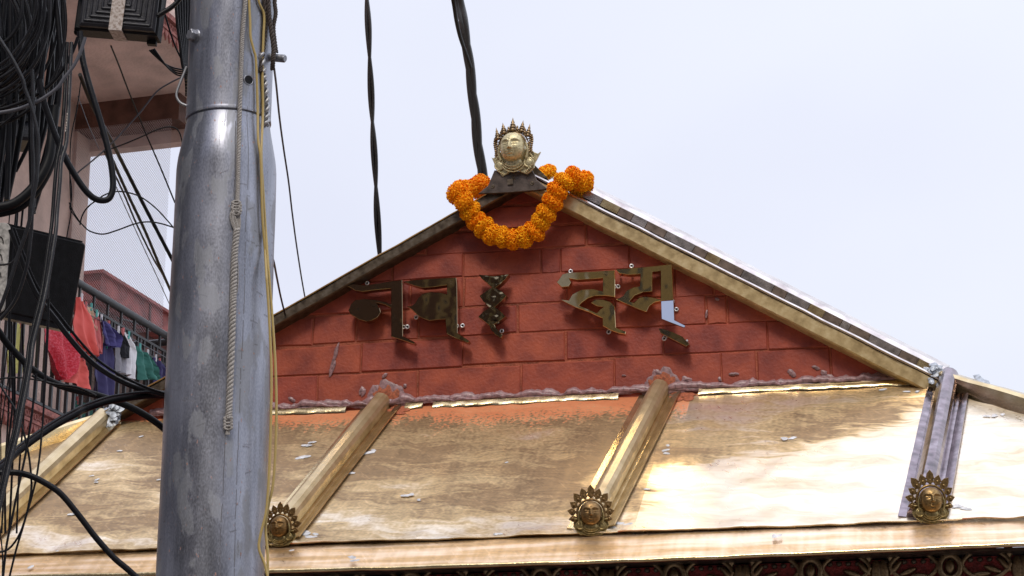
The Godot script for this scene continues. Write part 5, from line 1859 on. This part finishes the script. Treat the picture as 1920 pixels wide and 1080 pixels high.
	for k in 6:
		cable("%s wire from the taped box in the bunch at the pole's upper left" % ["first", "second", "third", "fourth", "fifth", "last"][k], T, "black_cable", 3.2, -4.12 - 0.02 * k, -4.12 - 0.02 * k, [[328 + 5 * k, -30], [330 + 5 * k, 10], [333 + 4 * k, 50], [338 + 3 * k, 85], [342 + 2 * k, 120], [350, 150 + 6 * k]])
	for k in 4:
		cable("%s wire trailing from under the taped box to the pole" % ["highest dark", "second, greyish", "third dark", "lowest greyish"][k], T, ["black_cable", "dusty_cable"][k % 2], 1.6, -4.0, -4.05, [[280 + 3 * k, 94 - k], [290 + 4 * k, 104 + 2 * k], [305 + 3 * k, 117 + 3 * k], [322 + 2 * k, 126 + 4 * k], [338, 130 + 4 * k], [356, 134 + 3 * k]])
	cable("black wire slipping down from the eave trim to the pole", T, "black_cable", 2.0, -4.15, -4.15, [[305, 10], [316, 50], [328, 85], [340, 110], [354, 132]])
	cable("pale strap end twisting in front of the soffit by the pole", T, "bare_wire", 2.6, -3.98, -3.98, [[350, 125], [344, 140], [336, 160], [331, 176], [333, 186], [340, 194], [352, 199]])
	# filler behind: the mass of cables nobody could count
	var r := RandomNumberGenerator.new()
	r.seed = 909
	var mb := MB.new()
	for k in 30:
		var x0 := r.randf_range(-30, 132)
		var x1 := x0 + r.randf_range(-60, 20)
		var pts := PackedVector3Array()
		var z := r.randf_range(-4.35, -4.06)
		var bend := r.randf_range(-25, 25)
		var low := r.randf_range(300, 420)
		for i in 7:
			var f := i / 6.0
			pts.append(at_z(lerpf(x0, minf(x1, 62.0), f * f) + bend * sin(f * PI), lerpf(-40, low, f), z))
		mb.tube(smooth_line(pts, 5), r.randf_range(3.0, 6.5) * absf(z) / F, 7)
	for k in 26:
		var c := Vector2(r.randf_range(-70, -15), r.randf_range(10, 70))
		var rad := r.randf_range(60, 190)
		var pts := PackedVector3Array()
		var z := r.randf_range(-4.2, -3.95)
		for i in 16:
			var a := lerpf(-0.9, 2.2, i / 15.0)
			pts.append(at_z(c.x + rad * cos(a) * 0.85, c.y + rad * sin(a) * 1.1, z))
		mb.tube(smooth_line(pts, 3), r.randf_range(2.5, 4.5) * absf(z) / F, 7)
	for k in 16:
		var pts := PackedVector3Array()
		var z := r.randf_range(-4.3, -4.1)
		var x := r.randf_range(-20, 60)
		for i in 6:
			var f := i / 5.0
			pts.append(at_z(x + r.randf_range(-6, 6) - 20 * f, lerpf(380, 1000, f), z))
		if k < 7:
			mb.tube(smooth_line(pts, 5), r.randf_range(1.2, 2.6) * absf(z) / F, 6)
	var tangle := obj("cable_tangle", mb, M.black_cable, self)
	tangle.set_meta("kind", "stuff")
	tag(tangle, "dense dark mass of old black cables behind the loops at the left edge", "cable tangle")
	# the dark casing that the tangle hangs on
	var c0 := at_z(28, 145, -4.5)
	var case := thing("cable_casing", "dark boxy casing half buried behind the cable tangle at the upper left", "junction box", Transform3D(Basis().rotated(Vector3.UP, 0.3), c0))
	mb = MB.new()
	mb.prism(rounded(-0.12, -0.14, 0.05, 0.22, 0.015), -0.08, 0.0, 0.006)
	obj("case", mb, M.navy_case, case)
	mb = MB.new()
	for k in 4:
		mb.box(Vector3(-0.10, -0.10 + 0.02 * k, 0.001), Vector3(0.035, -0.092 + 0.02 * k, 0.006))
	var slots := obj("vent_slats", mb, M.dark_cable, case)
	slots.set_meta("kind", "stuff")
	# twisted service cables in the sky
	twisted("sky_cable", "twisted black cable hanging in the sky left of the crowned face, the slimmer one", [[686, -60], [688, 0], [691, 60], [694, 130], [697, 200], [700, 260], [704, 330], [707, 400], [712, 480], [716, 560]], -5.6, -8.2, 2, 3.6, 128.0)
	twisted("sky_cable", "thick bundle of twisted black cables ending behind the marigold garland", [[856, -60], [862, 0], [868, 40], [876, 90], [882, 140], [888, 190], [893, 240], [899, 290], [906, 340], [913, 400]], -5.6, -7.6, 3, 5.6, 200.0)
	cable("loose black strand swinging out left of the thick twisted bundle at the top", "", "dark_cable", 4.0, -5.7, -6.2, [[842, -40], [851, 8], [856, 40], [863, 70], [872, 96], [882, 125]])
	cable("thin black wire running from the pole peg down to the left rake", "", "dark_cable", 1.7, -4.0, -6.6, [[514, 128], [518, 160], [524, 220], [532, 280], [541, 340], [548, 400], [556, 460], [566, 525], [576, 580]])
	cable("thin black wire leaving the pole low and meeting the left rake", "", "dark_cable", 1.9, -4.3, -6.6, [[505, 470], [513, 490], [519, 520], [526, 555], [535, 592], [542, 620]])

func twisted(called: String, label: String, pts: Array, z0: float, z1: float, strands: int, r: float, pitch_px: float) -> void:
	var p := PackedVector3Array()
	for k in pts.size():
		p.append(at_z(pts[k][0], pts[k][1], lerpf(z0, z1, float(k) / (pts.size() - 1))))
	var at := p[0]
	var t := thing(called, label, "cable", Transform3D(Basis(), at), "")
	var fine := smooth_line(p, 14)
	for s in strands:
		var q := PackedVector3Array()
		for i in fine.size():
			var f := float(i) / (fine.size() - 1)
			var z := absf(lerpf(z0, z1, f))
			var a := TAU * (s / float(strands) + f * 640.0 / pitch_px * 0.5)
			var rr := r * z / F
			q.append(fine[i] - at + Vector3(cos(a), 0, sin(a)) * rr * 0.98)
		var rad := []
		for i in fine.size():
			rad.append(r * absf(lerpf(z0, z1, float(i) / (fine.size() - 1))) / F)
		var mb := MB.new()
		mb.tube(q, rad, 9)
		obj("strand", mb, M.black_cable, t)

# ---------------------------------------------------------------- ropes and wires on the pole
func braid(t: Node3D, line: PackedVector3Array, at: Vector3, r: float, turns: float, strands: int, m: Material, called := "strand") -> void:
	for s in strands:
		var q := PackedVector3Array()
		for i in line.size():
			var f := float(i) / (line.size() - 1)
			var a := TAU * (float(s) / strands + f * turns)
			q.append(line[i] - at + Vector3(cos(a), 0, sin(a)) * r * 0.95)
		var mb := MB.new()
		mb.tube(q, r * 0.92, 6)
		obj(called, mb, m, t)

func on_pole(pts: Array, off: float, per := 8) -> PackedVector3Array:
	var p := PackedVector3Array()
	for q in pts:
		p.append(pole_pt(q[0], q[1], off))
	return smooth_line(p, per)

func make_ropes() -> void:
	var a := on_pole([[461, -60], [460, 0], [455, 60], [453, 110], [451, 160], [449, 230], [447, 300], [446, 350], [445, 384]], 0.005, 30)
	var t := thing("grey_rope", "frayed grey twisted rope with knots hanging down the front of the pole", "rope", Transform3D(Basis(), a[0]))
	braid(t, a, a[0], 0.0025, 34.0, 3, M.rope)
	# first knot: wraps and a loose tuft, then the thicker braided tail and the end knot
	var knot := MB.new()
	for k in 5:
		var y := 380 + 5.0 * k
		var c := pole_pt(443 + k % 2, y, 0.008) - a[0]
		knot.torus(c, 0.0070 - 0.0004 * absf(k - 2), 0.0036, Transform3D(), 14, Color.WHITE, 0.55)
	obj("knot", knot, M.rope, t)
	var tuft := MB.new()
	for k in 9:
		var x := 434.0 + 1.9 * k
		var pts := on_pole([[441 + 0.6 * k, 388], [x - 2.0 + 2.0 * sin(k), 402], [x + 1.0, 420], [444 - 2 + 0.7 * k, 440 + 3 * (k % 3)], [439 + 0.7 * k, 468 + 4 * (k % 4)]], 0.006 + 0.001 * (k % 3), 4)
		for i in pts.size():
			pts[i] -= a[0]
		tuft.tube(pts, 0.0016, 5)
	obj("tuft", tuft, M.rope, t)
	var b := on_pole([[444, 430], [441, 465], [439, 500], [438, 540], [437, 570], [436, 610], [434, 660], [432, 710], [430, 755], [429, 785]], 0.006, 26)
	braid(t, b, a[0], 0.0036, 17.0, 3, M.rope, "tail_strand")
	var side := on_pole([[443, 470], [446, 500], [445, 545], [438, 556], [433, 575], [433, 620], [430, 680], [428, 740]], 0.004, 8)
	for i in side.size():
		side[i] -= a[0]
	var loose := MB.new()
	loose.tube(side, 0.0014, 5)
	obj("loose_strand", loose, M.rope, t)
	knot = MB.new()
	for k in 4:
		knot.torus(pole_pt(428, 784 + 6 * k, 0.007) - a[0], 0.0062, 0.003, Transform3D(), 12, Color.WHITE, 0.6)
	for k in 5:
		var e := on_pole([[426 + k, 800], [424 + 1.5 * k, 815]], 0.006, 3)
		for i in e.size():
			e[i] -= a[0]
		knot.tube(e, 0.0014, 5)
	obj("end_knot", knot, M.rope, t)
	# two yellow cables
	var y1 := on_pole([[466, -60], [467, 0], [469, 40], [470, 70], [476, 95], [480, 115], [483, 200], [484, 260], [489, 300], [492, 400], [497, 470]], 0.006)
	y1.append_array(smooth_line(PackedVector3Array([at_z(500, 520, -3.93), at_z(505, 600, -3.93), at_z(509, 700, -3.93), at_z(508, 780, -3.93), at_z(506, 860, -3.93), at_z(502, 930, -3.93), at_z(498, 965, -3.93), at_z(488, 1005, -3.93), at_z(486, 1030, -3.93), at_z(497, 1060, -3.93), at_z(505, 1100, -3.93)]), 8))
	var y2 := on_pole([[482, -60], [485, 0], [495, 28], [494, 70], [492, 130], [493, 210], [490, 285], [493, 350], [498, 430]], 0.004)
	y2.append_array(smooth_line(PackedVector3Array([at_z(503, 500, -3.94), at_z(511, 600, -3.94), at_z(517, 700, -3.94), at_z(518, 800, -3.94), at_z(513, 900, -3.94), at_z(503, 950, -3.94), at_z(498, 990, -3.94), at_z(502, 1040, -3.94), at_z(501, 1100, -3.94)]), 8))
	var labels := ["yellow cable down the pole, the one bulging left near the bottom", "yellow cable down the pole, the right hand one at the crowned face"]
	for k in 2:
		var q: PackedVector3Array = [y1, y2][k]
		var at := q[0]
		for i in q.size():
			q[i] -= at
		var mb := MB.new()
		mb.tube(q, 0.0025, 8)
		var o := put("yellow_cable", mb.mesh(), M.yellow_cable, self, Transform3D(Basis(), at))
		tag(o, labels[k], "cable", "yellow cables on the pole")
	# brown ropes tied at the top right, and the pale wire twist beneath
	var r1 := smooth_line(PackedVector3Array([at_z(499, -60, -3.95), at_z(503, 0, -3.95), at_z(505, 30, -3.95), at_z(509, 60, -3.95), at_z(513, 90, -3.95), at_z(512, 112, -3.95), at_z(511, 130, -3.96)]), 14)
	t = thing("brown_rope", "dark brown twisted rope ending at the steel peg", "rope", Transform3D(Basis(), r1[0]), "brown ropes at the top of the pole")
	braid(t, r1, r1[0], 0.0027, 9.0, 3, M.brown_rope)
	var r2 := smooth_line(PackedVector3Array([at_z(516, -60, -3.97), at_z(515, 0, -3.97), at_z(517, 25, -3.97), at_z(513, 50, -3.97), at_z(515, 75, -3.97), at_z(518, 98, -3.97)]), 14)
	t = thing("brown_rope", "dark brown twisted rope hanging outermost above the peg", "rope", Transform3D(Basis(), r2[0]), "brown ropes at the top of the pole")
	braid(t, r2, r2[0], 0.0024, 8.0, 3, M.brown_rope)
	var r3 := on_pole([[494, -40], [497, 20], [499, 45], [496, 80], [492, 110], [489, 135]], 0.003, 14)
	t = thing("brown_rope", "dark brown rope tucked behind the right yellow cable", "rope", Transform3D(Basis(), r3[0]), "brown ropes at the top of the pole")
	braid(t, r3, r3[0], 0.0022, 8.0, 3, M.brown_rope)
	var r4 := on_pole([[490, 100], [493, 130], [496, 155], [499, 185], [500, 215], [498, 235]], 0.002, 16)
	t = thing("wire_twist", "loose twist of pale bare wire beside the yellow cables on the sleeve", "wire", Transform3D(Basis(), r4[0]))
	braid(t, r4, r4[0], 0.0038, 5.0, 2, M.bare_wire)
